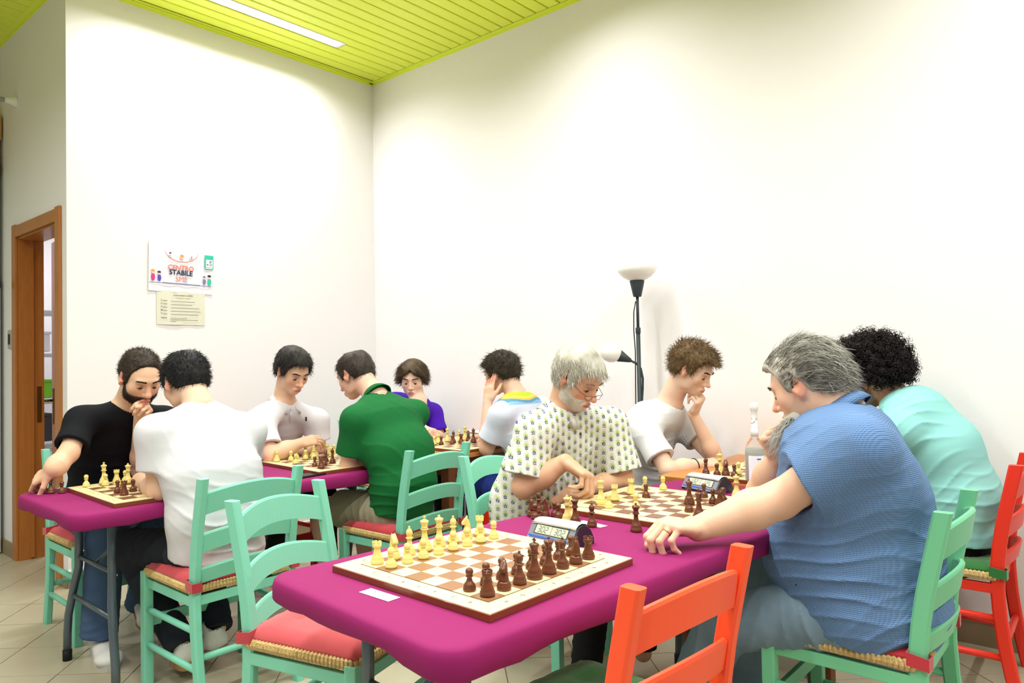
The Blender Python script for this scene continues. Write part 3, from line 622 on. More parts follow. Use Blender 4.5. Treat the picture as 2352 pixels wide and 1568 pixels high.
labelled([('pawn', 0, 3.057, 3.13), ('rook', 0, 3.121, 3.16), ('pawn', 1, 3.076, 3.09), ('queen', 0, 3.22, 3.18), ('bishop', 1, 3.182, 3.091), ('pawn', 1, 3.14, 3.06), ('bishop', 0, 3.274, 3.13), ('rook', 1, 3.19, 3.035), ('king', 0, 3.337, 3.14), ('knight', 1, 3.308, 3.085), ('queen', 1, 3.272, 3.008), ('pawn', 1, 3.40, 3.0)], 'on the board at the back', .7455+.019)
B3 = (3.215, 1.125, 0.0); board(*B3[:2], B3[2], .7455, 'wooden chessboard on the wooden table between the young man and the curly-haired man', 'd2')
labelled([('king', 0, 3.03, 1.345), ('bishop', 1, 2.965, 1.378), ('pawn', 1, 2.972, 1.332), ('knight', 1, 2.998, 1.305, 3.9), ('pawn', 1, 2.985, 1.262), ('pawn', 0, 3.06, 1.275), ('pawn', 0, 3.035, 1.222), ('queen', 1, 3.2, 1.0), ('rook', 0, 3.35, 1.35), ('pawn', 1, 3.30, 1.02)], "on the curly-haired man's board", .7455+.019)
man('queen', 0, (2.700, 1.135, TZ), 'pale boxwood queen standing between the second clock and the heavy man\'s arm')
man('knight', 0, (2.80, 1.118, TZ+.017), 'pale boxwood knight lying on its side beside the sanitiser bottle', rot=(PI/2, .2, .4))
man('bishop', 0, (2.83, 1.09, TZ+.017), 'pale boxwood bishop lying down in front of the sanitiser bottle', rot=(PI/2, 0, -1.9))
man('pawn', 0, (2.755, 1.108, TZ), 'pale boxwood pawn standing just right of the lone pale queen')
# ------------------------------------------------------------------ clocks
M_ck = mat('anthracite clock shell', (44, 40, 50), .35, bump=(300, .05)); M_cg = mat('grey clock face plate', (120, 124, 136), .4); M_cw = mat('white clock rocker', (232, 234, 236), .3)
M_lcd = mat('lcd panel', (186, 196, 172), .25); M_bez = mat('lcd bezel', (16, 20, 30), .25); M_blue = mat('blue clock stripe', (40, 84, 190), .4); M_seg = mat('lcd digit', (54, 62, 56), .5)
SEG = {'0': 'abcdef', '1': 'bc', '2': 'abged', '3': 'abgcd', '5': 'afgcd', '.': ''}
def digit(mb, ch, x, M, mi, s=.0085):
    if ch == '.': mb.box((x-.0035, -s, 0), (.0016, .0016, .0006), rot=None, mi=mi); return
    P = {'a': (0, s, 1), 'g': (0, 0, 1), 'd': (0, -s, 1), 'b': (s*.5, s/2, 0), 'c': (s*.5, -s/2, 0), 'f': (-s*.5, s/2, 0), 'e': (-s*.5, -s/2, 0)}
    for c in SEG[ch]:
        dx, dy, h_ = P[c]; mb.box((x+dx+dy*.12, dy, 0), ((s*.85, .0015, .0006) if h_ else (.0015, s*.85, .0006)), mi=mi)
def clock(cx, cy, rz, label, left, right):
    """local: long axis X, face towards -Y"""
    t = empty('chess_clock', (cx, cy, TZ), rz); tag(t, label, 'clock'); Lc = .175
    pr = [(-.052, .0), (-.052, .006), (-.020, .052), (-.012, .058), (0, .060), (.018, .057), (.036, .044), (.050, .020), (.052, 0)]
    mb = MB(); mb.quadstrip([[(x_, a, b) for a, b in pr] for x_ in (-Lc/2+.004, Lc/2-.004)], smooth=False)
    for e in (-1, 1):
        p2 = [(a*.97, b*.97) for a, b in pr]; mb.quadstrip([[(e*(Lc/2-.004), a, b) for a, b in pr], [(e*Lc/2, a, b) for a, b in p2]], smooth=False); mb.bm.faces.new([mb.bm.verts.new((e*Lc/2, a, b)) for a, b in p2])
    mb.quadstrip([[(x_, -.052, 0), (x_, .052, 0)] for x_ in (-Lc/2, Lc/2)]); mb.build('shell', M_ck, t)
    ang = math.atan2(.046, .032); M = T(0, -.0365, .0285) @ RX(ang)       # plane of the face
    def face(name, m_, boxes, par=None):
        mb = MB()
        for (x_, y_, z_, a, b, c_) in boxes: mb.box((x_, y_, z_), (a, b, c_), bev=min(a, b, c_)*.25)
        o = mb.build(name, m_, t); o.matrix_local = M; return o
    face('face_plate', M_cg, [(0, 0, .0015, Lc-.006, .054, .003)])
    face('bezel', M_bez, [(.0, .006, .0033, .128, .030, .0012)])
    face('display', M_lcd, [(-.0305, .0055, .0042, .0595, .026, .0008), (.0305, .0055, .0042, .0595, .026, .0008)])
    face('stripe', M_blue, [(-.03, -.0175, .0035, .10, .0055, .001), (.052, -.0175, .0035, .052, .0055, .001)])
    mb = MB()
    for sx, txt in ((-.034, left), (.030, right)):
        x_ = sx-.012
        for ch in txt:
            if ch == '.': mb.box((x_-.0055, -.0075, 0), (.0018, .0018, .0006))
            else: digit(mb, ch, x_, None, 0); x_ += .0135
    o = mb.build('digits', M_seg, t); o.matrix_local = M @ T(0, .0055, .0048)
    mb = MB(); pr2 = [(-.030, .050), (-.014, .0625), (0, .065), (.018, .0615), (.028, .052)]
    N_ = 10; rows = []
    for i in range(N_+1): x_ = -Lc/2*.96+Lc*.96*i/N_; tilt = .0025*(x_/(Lc/2)); rows.append([(x_, a, b+tilt-(.003 if i in (0, N_) else 0)) for a, b in pr2]+[(x_, .02, .05), (x_, -.02, .05)])
    mb.quadstrip(rows, closed=True); mb.build('rocker_bar', M_cw, t)
    mb = MB(); add_text(mb, 'o', .012, Matrix.Identity(4)); o = mb.build('mark', M_cw, t); o.matrix_local = M @ T(-.078, -.021, .0036)
clock(1.752, 1.272, -PI/2-.09, 'anthracite digital chess clock reading 3.02 and 3.02 beside the foreground board', '3.02', '302.')
clock(2.772, 1.285, -PI/2-.30, 'anthracite digital chess clock reading 1.32 and 1.25 at the cloth far end', '1.32', '1.25')
clock(3.50, 3.20, -PI/2-.3, 'digital chess clock behind the elbow of the man in pale blue', '3.02', '1.25'); bpy.context.view_layer.update()
sc.objects['chess_clock.002'].location.z = .7455
# ------------------------------------------------------------------ cards, phone, bottle
M_crd = mat('white card', (246, 246, 250), .5); M_ink = mat('card ink', (90, 90, 110), .6); M_inkp = mat('card ink pink', (210, 120, 170), .6)
def card(x, y, rz, label):
    t = empty('place_card', (x, y, TZ+.0004), rz); tag(t, label, 'card'); mb = MB(); mb.box((0, 0, .0003), (.104, .036, .0005)); mb.build('sheet', M_crd, t)
    mb = MB(); add_text(mb, 'SCACCHI', .006, T(.022, .006, .0008), 0); add_text(mb, '6' if x < 1.5 else '5', .012, T(.022, -.008, .0008), 0)
    mb.tube([(-.03+.008*math.cos(a)*1.5, .0+.008*math.sin(a), .0007) for a in [k*PI/6 for k in range(12)]], .0005, 4, closed=True, mi=1); mb.tube([(-.036+.016*math.cos(a), -.002+.006*math.sin(a), .0007) for a in [k*PI/6 for k in range(12)]], .0005, 4, closed=True, mi=1)
    mb.box((-.022, .008, .0008), (.008, .003, .0004), mi=1); mb.build('print', [M_ink, M_inkp], t)
card(1.094, 1.31, -PI/2, 'small white place card with a printed 6 at the end of the foreground table'); card(1.993, 1.32, -PI/2-.15, 'small white place card lying under the dark bishop beside the second board')
card(2.815, 1.16, -1.2, 'small white place card lying behind the lone pale queen')
t = empty('phone', (2.01, 2.905, TZ+.001), .05); tag(t, 'black phone lying at the table edge by the polo players', 'phone'); mb = MB(); mb.prism(rrect(.15, .072, .01, 4), 0, .008); mb.build('body', M_blk, t); mb = MB(); mb.prism(rrect(.142, .064, .007, 4), .0081, .0085); mb.build('screen', M_bez, t)
t = empty('sanitiser_bottle', (2.965, 1.165, .7455), .2); tag(t, 'clear pump bottle of hand sanitiser on the table behind the heavy man\'s hand', 'bottle')
M_pet = mat('clear plastic', (244, 248, 250), 0.06, trans=1, ior=1.06, spec=.6); M_gel = mat('clear gel', (226, 230, 232), .25, trans=.3, ior=1.33); M_pump = mat('white pump plastic', (240, 242, 240), .35); M_lab = mat('bottle label', (236, 242, 250), .5)
mb = MB(); mb.lathe([(0, .001), (.034, .001), (.038, .006), (.039, .02), (.039, .125), (.036, .15), (.028, .172), (.018, .186), (.013, .192), (.013, .205)], 32); mb.build('body', M_pet, t)
mb = MB(); mb.lathe([(0, .004), (.032, .004), (.0365, .01), (.0372, .12), (.035, .144), (0, .144)], 32); mb.build('gel', M_gel, t)
mb = MB(); mb.lathe([(0, .194), (.0155, .194), (.0155, .222), (.012, .226), (.011, .262), (0, .262)], 20); mb.tube([(0, 0, .258), (-.01, -.0, .262), (-.045, 0, .258), (-.05, 0, .252)], [.007, .007, .0045, .004], 8); mb.lathe([(0, .258), (.011, .26), (.012, .275), (.013, .30), (.0165, .304), (.0165, .328), (.014, .332), (0, .332)], 20); mb.build('pump', M_pump, t)
mb = MB(); rows = [[(.0396*math.cos(a), .0396*math.sin(a), z_) for a in [math.radians(150+11*k) for k in range(13)]] for z_ in (.02, .12)]; mb.quadstrip(rows); mb.build('label', M_lab, t)
mb = MB(); rows = [[(.0399*math.cos(a), .0399*math.sin(a), z_) for a in [math.radians(205+6*k) for k in range(7)]] for z_ in (.086, .098)]; mb.quadstrip(rows); rows = [[(.0399*math.cos(a), .0399*math.sin(a), z_) for a in [math.radians(200+6*k) for k in range(5)]] for z_ in (.104, .109)]; mb.quadstrip(rows); rows = [[(.0399*math.cos(a), .0399*math.sin(a), z_) for a in [math.radians(200+6*k) for k in range(10)]] for z_ in (.03, .034)]; mb.quadstrip(rows); mb.build('label_print', M_blue, t)
# ------------------------------------------------------------------ floor lamp
LX, LY = 3.60, 2.05; t = empty('floor_lamp', (LX, LY, 0)); tag(t, 'black uplighter floor lamp with white glass bowl and gooseneck reading arm', 'lamp')
M_lb = mat('black lamp metal', (44, 54, 58), .5); M_glass = mat('opal glass', (244, 243, 236), .3, spec=.6)
mb = MB(); mb.lathe([(0, 0), (.13, 0), (.13, .015), (.02, .03), (0, .03)], 32); mb.build('base', M_lb, t)
mb = MB(); mb.tube([(0, 0, .02), (0, 0, 1.42)], .0115, 12); mb.tube([(0, 0, 1.40), (0, 0, 1.63)], .008, 12); mb.lathe([(.0125, 0), (.014, .004), (.014, .03), (.0125, .034)], 12, c=(0, 0, 1.40)); mb.build('pole', M_lb, t)
mb = MB(); mb.lathe([(0, 1.605), (.021, 1.605), (.0225, 1.608), (.041, 1.692), (.0395, 1.695), (0, 1.695)], 28); mb.build('socket_cone', M_lb, t)
mb = MB(); mb.lathe([(.03, 1.694), (.05, 1.70), (.078, 1.716), (.10, 1.740), (.113, 1.768), (.111, 1.770), (.096, 1.742), (.075, 1.720), (.045, 1.704), (0, 1.70)], 40); mb.build('glass_bowl', M_glass, t)
g = np.array([C_R[0], C_R[1], 0]); g /= np.linalg.norm(g); B_ = lambda r, z, q=0: (g[0]*r-g[1]*q, g[1]*r+g[0]*q, z)
neck = [B_(.004, .92), B_(.010, 1.0), B_(.018, 1.09), B_(.020, 1.15), B_(.010, 1.205), B_(-.015, 1.235), B_(-.05, 1.252)]
mb = MB(); mb.tube(neck, .0065, 10); mb.lathe([(.012, 0), (.016, .004), (.016, .03), (.012, .034)], 12, c=(0, 0, .92)); mb.build('gooseneck', M_lb, t)
ax = Vector(B_(-.95, .42)).normalized(); q = Vector((0, 0, 1)).rotation_difference(ax).to_matrix().to_4x4(); base = Vector(B_(-.045, 1.250))
mb = MB(); mb.lathe([(0, 0), (.011, 0), (.013, .006), (.034, .068), (.032, .07), (0, .07)], 24, c=base, M=q); mb.build('arm_cone', M_lb, t)
mb = MB(); mb.lathe([(.030, .069), (.046, .085), (.056, .11), (.054, .14), (.040, .165), (.02, .176), (0, .178)], 28, c=base, M=q); mb.build('arm_shade', M_glass, t)
mb = MB(); mb.tube([B_(-.01, 1.58, .0), B_(-.022, 1.52, .0), B_(-.024, 1.42), B_(-.018, 1.30), B_(-.020, 1.15), B_(-.022, 1.0), B_(-.018, .8), B_(-.03, .5), B_(-.02, .1)], .0035, 6); mb.build('cord', M_blk, t)
# ------------------------------------------------------------------ soft solids: distance fields polygonised with surface nets
def nrm(v): v = np.asarray(v, float); return v/np.linalg.norm(v)
def A3(*v): return np.array(v, float)
EDG = [((0,0,0),(1,0,0)),((0,1,0),(1,1,0)),((0,0,1),(1,0,1)),((0,1,1),(1,1,1)),((0,0,0),(0,1,0)),((1,0,0),(1,1,0)),((0,0,1),(0,1,1)),((1,0,1),(1,1,1)),((0,0,0),(0,0,1)),((1,0,0),(1,0,1)),((0,1,0),(0,1,1)),((1,1,0),(1,1,1))]
class Vol:
    def __init__(s, h): s.h = h; s.P = []
    def cone(s, a, b, ra, rb, k=.012, op='u', cut=None):
        a = np.asarray(a, np.float32); b = np.asarray(b, np.float32); ba = b-a; L2 = float(ba@ba)+1e-12
        def f(p):
            q = p-a; t = np.clip(q@ba/L2, 0, 1); v = q-t[:, None]*ba; d = np.sqrt((v*v).sum(1))-(ra+(rb-ra)*t)
            if cut is not None: d = np.maximum(d, (p-np.asarray(cut[0], np.float32))@np.asarray(cut[1], np.float32))
            return d
        r = max(ra, rb); s.P.append((f, np.minimum(a, b)-r, np.maximum(a, b)+r, k, op)); return s
    def ell(s, c, r, M=None, k=.012, op='u'):
        c = np.asarray(c, np.float32); r = np.asarray(r, np.float32); M_ = np.eye(3, dtype=np.float32) if M is None else np.asarray(M, np.float32)   # rows = axes
        def f(p):
            q = (p-c)@M_.T; k0 = np.sqrt(((q/r)**2).sum(1)); k1 = np.sqrt(((q/(r*r))**2).sum(1)); return k0*(k0-1)/np.maximum(k1, 1e-6)
        R_ = float(r.max()); s.P.append((f, c-R_, c+R_, k, op)); return s
    def slab(s, a, b, side, A_, B_, k=.02, op='u', cut=None):
        """elliptical cone a->b; A_=(half width along side, half depth) at a"""
        a = np.asarray(a, np.float32); b = np.asarray(b, np.float32); ba = b-a; L2 = float(ba@ba)+1e-12; sd = np.asarray(nrm(side), np.float32)
        def f(p):
            q = p-a; t = np.clip(q@ba/L2, 0, 1); v = q-t[:, None]*ba; vs = v@sd; w2 = np.maximum((v*v).sum(1)-vs*vs, 0)
            rx = A_[0]+(B_[0]-A_[0])*t; ry = A_[1]+(B_[1]-A_[1])*t
            k0 = np.sqrt((vs/rx)**2+w2/ry**2); k1 = np.sqrt((vs/rx**2)**2+w2/ry**4); d = k0*(k0-1)/np.maximum(k1, 1e-5)
            if cut is not None: d = np.maximum(d, (p-np.asarray(cut[0], np.float32))@np.asarray(cut[1], np.float32))
            return d
        r = max(A_+B_); s.P.append((f, np.minimum(a, b)-r, np.maximum(a, b)+r, k, op)); return s
    def fn(s, f, lo, hi, k=.001, op='u'): s.P.append((f, np.asarray(lo, np.float32), np.asarray(hi, np.float32), k, op)); return s
    def field(s, p, prims=None):
        d = np.full(len(p), 1.0, np.float32)
        for f, lo, hi, k, op in (prims or s.P):
            q = f(p)
            if op == 'u':
                h_ = np.maximum(k-np.abs(d-q), 0)/k; d = np.minimum(d, q)-h_*h_*k*.25
            elif op == 's':
                q = -q; h_ = np.maximum(k-np.abs(d-q), 0)/k; d = np.maximum(d, q)+h_*h_*k*.25
            elif op == 'i': d = np.maximum(d, q)
            elif op == 'd': d = d+q
        return d
    def polygonise(s):
        h = s.h; B = 18; lo = np.min([p[1] for p in s.P if p[4] == 'u'], 0)-3*h; hi = np.max([p[2] for p in s.P if p[4] == 'u'], 0)+3*h
        n = np.ceil((hi-lo)/h/B).astype(int); NC = n*B+4; g = np.arange(B+1); I, J, K = np.meshgrid(g, g, g, indexing='ij'); G = np.stack([I.ravel(), J.ravel(), K.ravel()], 1).astype(np.float32)
        keys = []; pos = []; quads = []; key = lambda i, j, k: ((i+1)*NC[1]+(j+1))*NC[2]+(k+1)
        PL = np.array([q[1]-q[3]*1.6-3*h for q in s.P]); PH = np.array([q[2]+q[3]*1.6+3*h for q in s.P]); isu = np.array([q[4] == 'u' for q in s.P])
        for bi in range(n[0]):
            for bj in range(n[1]):
                for bk in range(n[2]):
                    o = np.array([bi, bj, bk])*B; l0 = lo+o*h; l1 = l0+B*h
                    ok_ = ((PL < l1) & (PH > l0)).all(1)
                    if not (ok_ & isu).any(): continue
                    pr = [s.P[t_] for t_ in np.nonzero(ok_)[0]]
                    dc = float(s.field(np.float32((l0+l1)/2)[None], pr)[0])
                    if abs(dc) > B*h*.87*1.45+.03: continue
                    d = s.field(np.float32(l0)+G*np.float32(h), pr).reshape(B+1, B+1, B+1)
                    if d.min() > 0 or d.max() < 0: continue
                    ins = d < 0
                    c8 = sum(ins[a:a+B, b:b+B, e:e+B].astype(np.int8) for a in (0, 1) for b in (0, 1) for e in (0, 1))
                    ii, jj, kk = np.nonzero((c8 > 0) & (c8 < 8))
                    if len(ii):
                        acc = np.zeros((len(ii), 3)); cnt = np.zeros(len(ii))
                        for (a0, a1) in EDG:
                            d0 = d[ii+a0[0], jj+a0[1], kk+a0[2]]; d1 = d[ii+a1[0], jj+a1[1], kk+a1[2]]; m = (d0 < 0) != (d1 < 0); t = np.where(m, d0/np.where(m, d0-d1, 1), 0)
                            for ax in range(3): acc[:, ax] += np.where(m, a0[ax]+t*(a1[ax]-a0[ax]), 0)
                            cnt += m
                        pos.append(lo+(np.stack([ii, jj, kk], 1)+o+acc/cnt[:, None])*h); keys.append(key(ii+o[0], jj+o[1], kk+o[2]))
                    for ax in range(3):
                        sh = [0, 0, 0]; sh[ax] = 1
                        A_ = ins[:B, :B, :B]; C_ = ins[sh[0]:B+sh[0], sh[1]:B+sh[1], sh[2]:B+sh[2]]; x = np.nonzero(A_ != C_)
                        if not len(x[0]): continue
                        fl = A_[x]; e = [v+o[t_] for t_, v in enumerate(x)]; u_, v_ = (ax+1) % 3, (ax+2) % 3; q = []
                        for du, dv in ((0, 0), (-1, 0), (-1, -1), (0, -1)):
                            z = list(e); z[u_] = z[u_]+du; z[v_] = z[v_]+dv; q.append(key(*z))
                        q = np.stack(q, 1); q[~fl] = q[~fl][:, ::-1]; quads.append(q)
        keys = np.concatenate(keys); pos = np.concatenate(pos); quads = np.concatenate(quads); od = np.argsort(keys); keys = keys[od]; pos = pos[od]
        ix = np.searchsorted(keys, quads); ix = np.clip(ix, 0, len(keys)-1); ok = (keys[ix] == quads).all(1); return pos, ix[ok]
def np_mesh(name, V, Q, cols=None, smooth=True):
    me = bpy.data.meshes.new(name); me.vertices.add(len(V)); me.vertices.foreach_set('co', np.asarray(V, np.float32).ravel()); k = Q.shape[1]
    me.loops.add(len(Q)*k); me.loops.foreach_set('vertex_index', Q.astype(np.int32).ravel()); me.polygons.add(len(Q)); me.polygons.foreach_set('loop_start', np.arange(0, len(Q)*k, k, dtype=np.int32))
    me.update(calc_edges=True)
    if smooth: me.polygons.foreach_set('use_smooth', np.ones(len(Q), bool))
    if cols is not None:
        a = me.color_attributes.new('Col', 'FLOAT_COLOR', 'POINT'); c = np.ones((len(V), 4), np.float32); c[:, :3] = cols; a.data.foreach_set('color', c.ravel())
    me.validate(); return me
def LIN(c): return np.array(s2l(c), np.float32)
def sstep(a, b, x): t = np.clip((x-a)/(b-a), 0, 1); return t*t*(3-2*t)
_wn = {}
def wnoise(p, f, seed=0, oct_=3):
    if (f, seed, oct_) not in _wn:
        r = np.random.RandomState(seed); K = []; ph = []; am_ = []; fr_ = f; am = 1
        for _ in range(oct_):
            for _ in range(3): k = r.normal(size=3); K.append(k/np.linalg.norm(k)*fr_*r.uniform(.7, 1.3)); ph.append(r.uniform(0, 6.28)); am_.append(am)
            fr_ *= 1.9; am *= .55
        _wn[(f, seed, oct_)] = (np.array(K, np.float32).T, np.array(ph, np.float32), np.array(am_, np.float32)/sum(am_)*1.6)
    K, ph, am_ = _wn[(f, seed, oct_)]; return np.sin(np.asarray(p, np.float32)@K+ph)@am_
# ---------------------------------------------------------------- head
def frame(f, u):                       # rows: right, forward, up
    y = nrm(f); x = nrm(np.cross(y, u)); z = np.cross(x, y); return np.stack([x, y, z])
HEAD = [  # centre, radii, k   in metres, face towards +y, mid-ear origin
 ((0, -.018, .040), (.0765, .096, .083), .02), ((0, -.045, .005), (.062, .060, .065), .03), ((0, .035, .005), (.064, .062, .075), .03), ((0, .034, -.055), (.055, .050, .052), .03), ((0, .062, -.094), (.024, .022, .018), .025),
 ((.047, .050, -.022), (.021, .026, .026), .02), ((-.047, .050, -.022), (.021, .026, .026), .02), ((0, .080, .026), (.048, .016, .010), .014), ((.050, .015, -.058), (.012, .03, .03), .02), ((-.050, .015, -.058), (.012, .03, .03), .02)]
def head_core(q):                      # q in head coordinates -> distance
    d = np.full(len(q), 1.0, np.float32)
    for c, r, k in HEAD:
        r = np.asarray(r, np.float32); v = q-np.asarray(c, np.float32); k0 = np.sqrt(((v/r)**2).sum(1)); k1 = np.sqrt(((v/(r*r))**2).sum(1)); e = k0*(k0-1)/np.maximum(k1, 1e-6)
        h_ = np.maximum(k-np.abs(d-e), 0)/k; d = np.minimum(d, e)-h_*h_*k*.25
    return d
class Head:
    def __init__(s, c, f, u, sc_=1.0, nose=1.0, jaw=1.0): s.c = np.asarray(c, float); s.M = frame(f, u); s.s = sc_; s.nose = nose
    def w(s, x, y, z): return s.c+s.s*(A3(x, y, z)@s.M)
    def loc(s, p): return ((p-s.c.astype(np.float32))@s.M.T.astype(np.float32))/s.s
    def sculpt(s, V, ears=(1, 1)):
        S = s.s; w = s.w; n_ = s.nose
        V.fn(lambda p: head_core(s.loc(p))*S, s.c-.16*S, s.c+.16*S, .02)
        E = lambda c, r, k=.008, op='u', M=None: V.ell(w(*c), [x*S for x in r], s.M if M is None else M, k*S, op)
        for e in (-1, 1): E((e*.031, .095, .002), (.019, .017, .012), .014, 's')
        V.cone(w(0, .082, .014), w(0, .096+.010*n_, -.028), .0075*S, .0095*S*n_, .014*S); E((0, .099+.011*n_, -.035), (.0125*n_, .0125, .0105), .008)
        for e in (-1, 1): E((e*.0125*n_, .093, -.039), (.0075, .0105, .008), .007); E((e*.0065, .100, -.0475), (.0042, .006, .0035), .003, 's')
        for e in (-1, 1): E((e*.031, .0735, -.002), (.0155, .0135, .0125), .004)
        E((0, .083, -.071), (.026, .016, .018), .012); E((0, .0945, -.066), (.0215, .0085, .0048), .005); E((0, .0925, -.0765), (.0185, .0085, .0055), .005); E((0, .104, -.0712), (.022, .011, .0016), .0025, 's')
        for i, e in enumerate((-1, 1)):
            if not ears[i]: continue
            ex = A3(1, 0, 0)@s.M; t = math.radians(14); X_ = nrm(s.M[0]*math.cos(.45)*1+s.M[1]*(-e)*math.sin(.45)); Z_ = nrm(s.M[2]*math.cos(t)-s.M[1]*math.sin(t)); Y_ = np.cross(Z_, X_); Mx = np.stack([X_, Y_, Z_])
            E((e*.083, -.008, .002), (.0075, .0175, .031), .008, 'u', Mx); E((e*.079, -.002, -.024), (.008, .010, .012), .008); E((e*.0925, .0, .006), (.0075, .0115, .0205), .004, 's', Mx); E((e*.0815, .010, -.008), (.0065, .006, .008), .004)
        return s
    def skin_col(s, p, base, beard=None, lips=(196, 112, 100)):
        """genuine tints: lips, ears, cheeks, stubble"""
        q = s.loc(p); near = sstep(.19, .15, np.sqrt((q*q).sum(1)))
        base = (base[0]-4, base[1]+6, base[2]+8); c = np.repeat(LIN(base)[None], len(p), 0); red = LIN((base[0], base[1]*.72, base[2]*.66)); lip = LIN(lips)
        m = sstep(.028, .012, np.abs(np.abs(q[:, 0])-.042))*sstep(.04, .01, np.abs(q[:, 2]+.028))*sstep(.03, .06, q[:, 1])*.25
        m = np.maximum(m, sstep(.074, .084, np.abs(q[:, 0]))*sstep(.05, .03, np.abs(q[:, 2]))*.5); m = np.maximum(m, sstep(.095, .110, q[:, 1])*sstep(-.055, -.045, q[:, 2])*.35)
        m = (m*near)[:, None]; c = c*(1-m)+red*m
        l = sstep(1.15, .8, np.sqrt((q[:, 0]/.024)**2+((q[:, 2]+.0712)/.0105)**2))*sstep(.082, .088, q[:, 1])*near; l = l[:, None]*.8; c = c*(1-l)+lip*l
        dk = sstep(1.1, .7, np.sqrt(((np.abs(q[:, 0])-.031)/.017)**2+((q[:, 2]-.002)/.012)**2))*sstep(.05, .07, q[:, 1])*near*.25; dk = dk[:, None]; c = c*(1-dk)+LIN((base[0]*.72, base[1]*.58, base[2]*.52))*dk
        if beard is not None:
            col, dens = beard; b = s.beard_w(q)*near*dens*sstep(.012, .005, head_core(q)); b = b[:, None]; c = c*(1-b)+LIN(col)*b
        return c
    def beard_w(s, q, low=0):
        ax = np.abs(q[:, 0]); line = np.interp(q[:, 1], [-.01, .01, .04, .07, .1], [-.012, -.012, -.042, -.052, -.050]).astype(np.float32)
        b = sstep(.004, -.006, q[:, 2]-line)*sstep(-.012, .0, q[:, 1])*sstep(-.135, -.11, q[:, 2])
        if low: return sstep(.030, .052, q[:, 1]-.25*np.minimum(q[:, 2]+.06, 0))*sstep(-.058, -.078, q[:, 2])
        b = b*(1-sstep(1.15, .9, np.sqrt((q[:, 0]/.021)**2+((q[:, 2]+.0712)/.0085)**2))*sstep(.08, .085, q[:, 1]))
        return b*(1-sstep(1.1, .9, np.sqrt((q[:, 0]/.017)**2+((q[:, 2]+.038)/.017)**2)))
def hair_mask(q, st):
    ys = st.get('ys', [-.12, -.04, -.02, .004, .012, .034, .05, .066, .085, .11]); zs = st.get('zs', [-.060, -.055, .000, .030, -.020, -.018, .030, .062, .066, .06])
    z0 = np.interp(q[:, 1], ys, zs).astype(np.float32)
    z0 = z0+st.get('peak', .0)*sstep(.03, .0, np.abs(q[:, 0]))*sstep(.05, .09, q[:, 1])*-1
    return q[:, 2]-z0-.004*wnoise(q, 160, 17, 2)
def strands(roots, nrmls, flow, L, n_seg, r0, cols, curl=0, grav=0, jit=.25, seedv=1):
    r = np.random.RandomState(seedv); N = len(roots); P = [roots.copy()]; d = flow+r.normal(size=(N, 3))*jit; d /= np.linalg.norm(d, axis=1)[:, None]
    Ls = L*r.uniform(.6, 1.25, N); a = np.cross(d, nrmls); a /= np.maximum(np.linalg.norm(a, axis=1), 1e-6)[:, None]; ph = r.uniform(0, 6.28, N); p = roots.copy()
    for k in range(1, n_seg+1):
        d = d-nrmls*.18*(1 if not curl else 0)+A3(0, 0, -grav)/n_seg; d /= np.linalg.norm(d, axis=1)[:, None]; p = p+d*(Ls/n_seg)[:, None]; off = 0
        if curl: b = np.cross(d, a); an = ph+k*2.0; off = (a*np.cos(an)[:, None]+b*np.sin(an)[:, None])*curl
        P.append(p+off)
    P = np.stack(P, 1); V = []
    for k in range(n_seg+1):
        t = P[:, min(k+1, n_seg)]-P[:, max(k-1, 0)]; t /= np.maximum(np.linalg.norm(t, axis=1), 1e-9)[:, None]; x = np.cross(t, nrmls); x /= np.maximum(np.linalg.norm(x, axis=1), 1e-6)[:, None]; y = np.cross(t, x)
        rr = r0*(1-.85*(k/n_seg)**1.5)
        for j in range(3): an = 2*PI*j/3; V.append(P[:, k]+rr*(x*math.cos(an)+y*math.sin(an)))
    V = np.stack(V, 1); S = n_seg+1; base = (np.arange(N)*S*3)[:, None]; Q = []
    for k in range(n_seg):
        for j in range(3): Q.append(np.concatenate([base+k*3+j, base+k*3+(j+1) % 3, base+(k+1)*3+(j+1) % 3, base+(k+1)*3+j], 1))
    return V.reshape(-1, 3), np.concatenate(Q), np.repeat(cols, S*3, 0)
def grad(F, p, e=.002):
    g = np.stack([F(p+np.float32(A3(*v)*e))-F(p-np.float32(A3(*v)*e)) for v in ((1, 0, 0), (0, 1, 0), (0, 0, 1))], 1); return g/np.maximum(np.linalg.norm(g, axis=1), 1e-6)[:, None]
M_hair = mat('hair', (40, 34, 30), .55, attr=True, spec=.3)
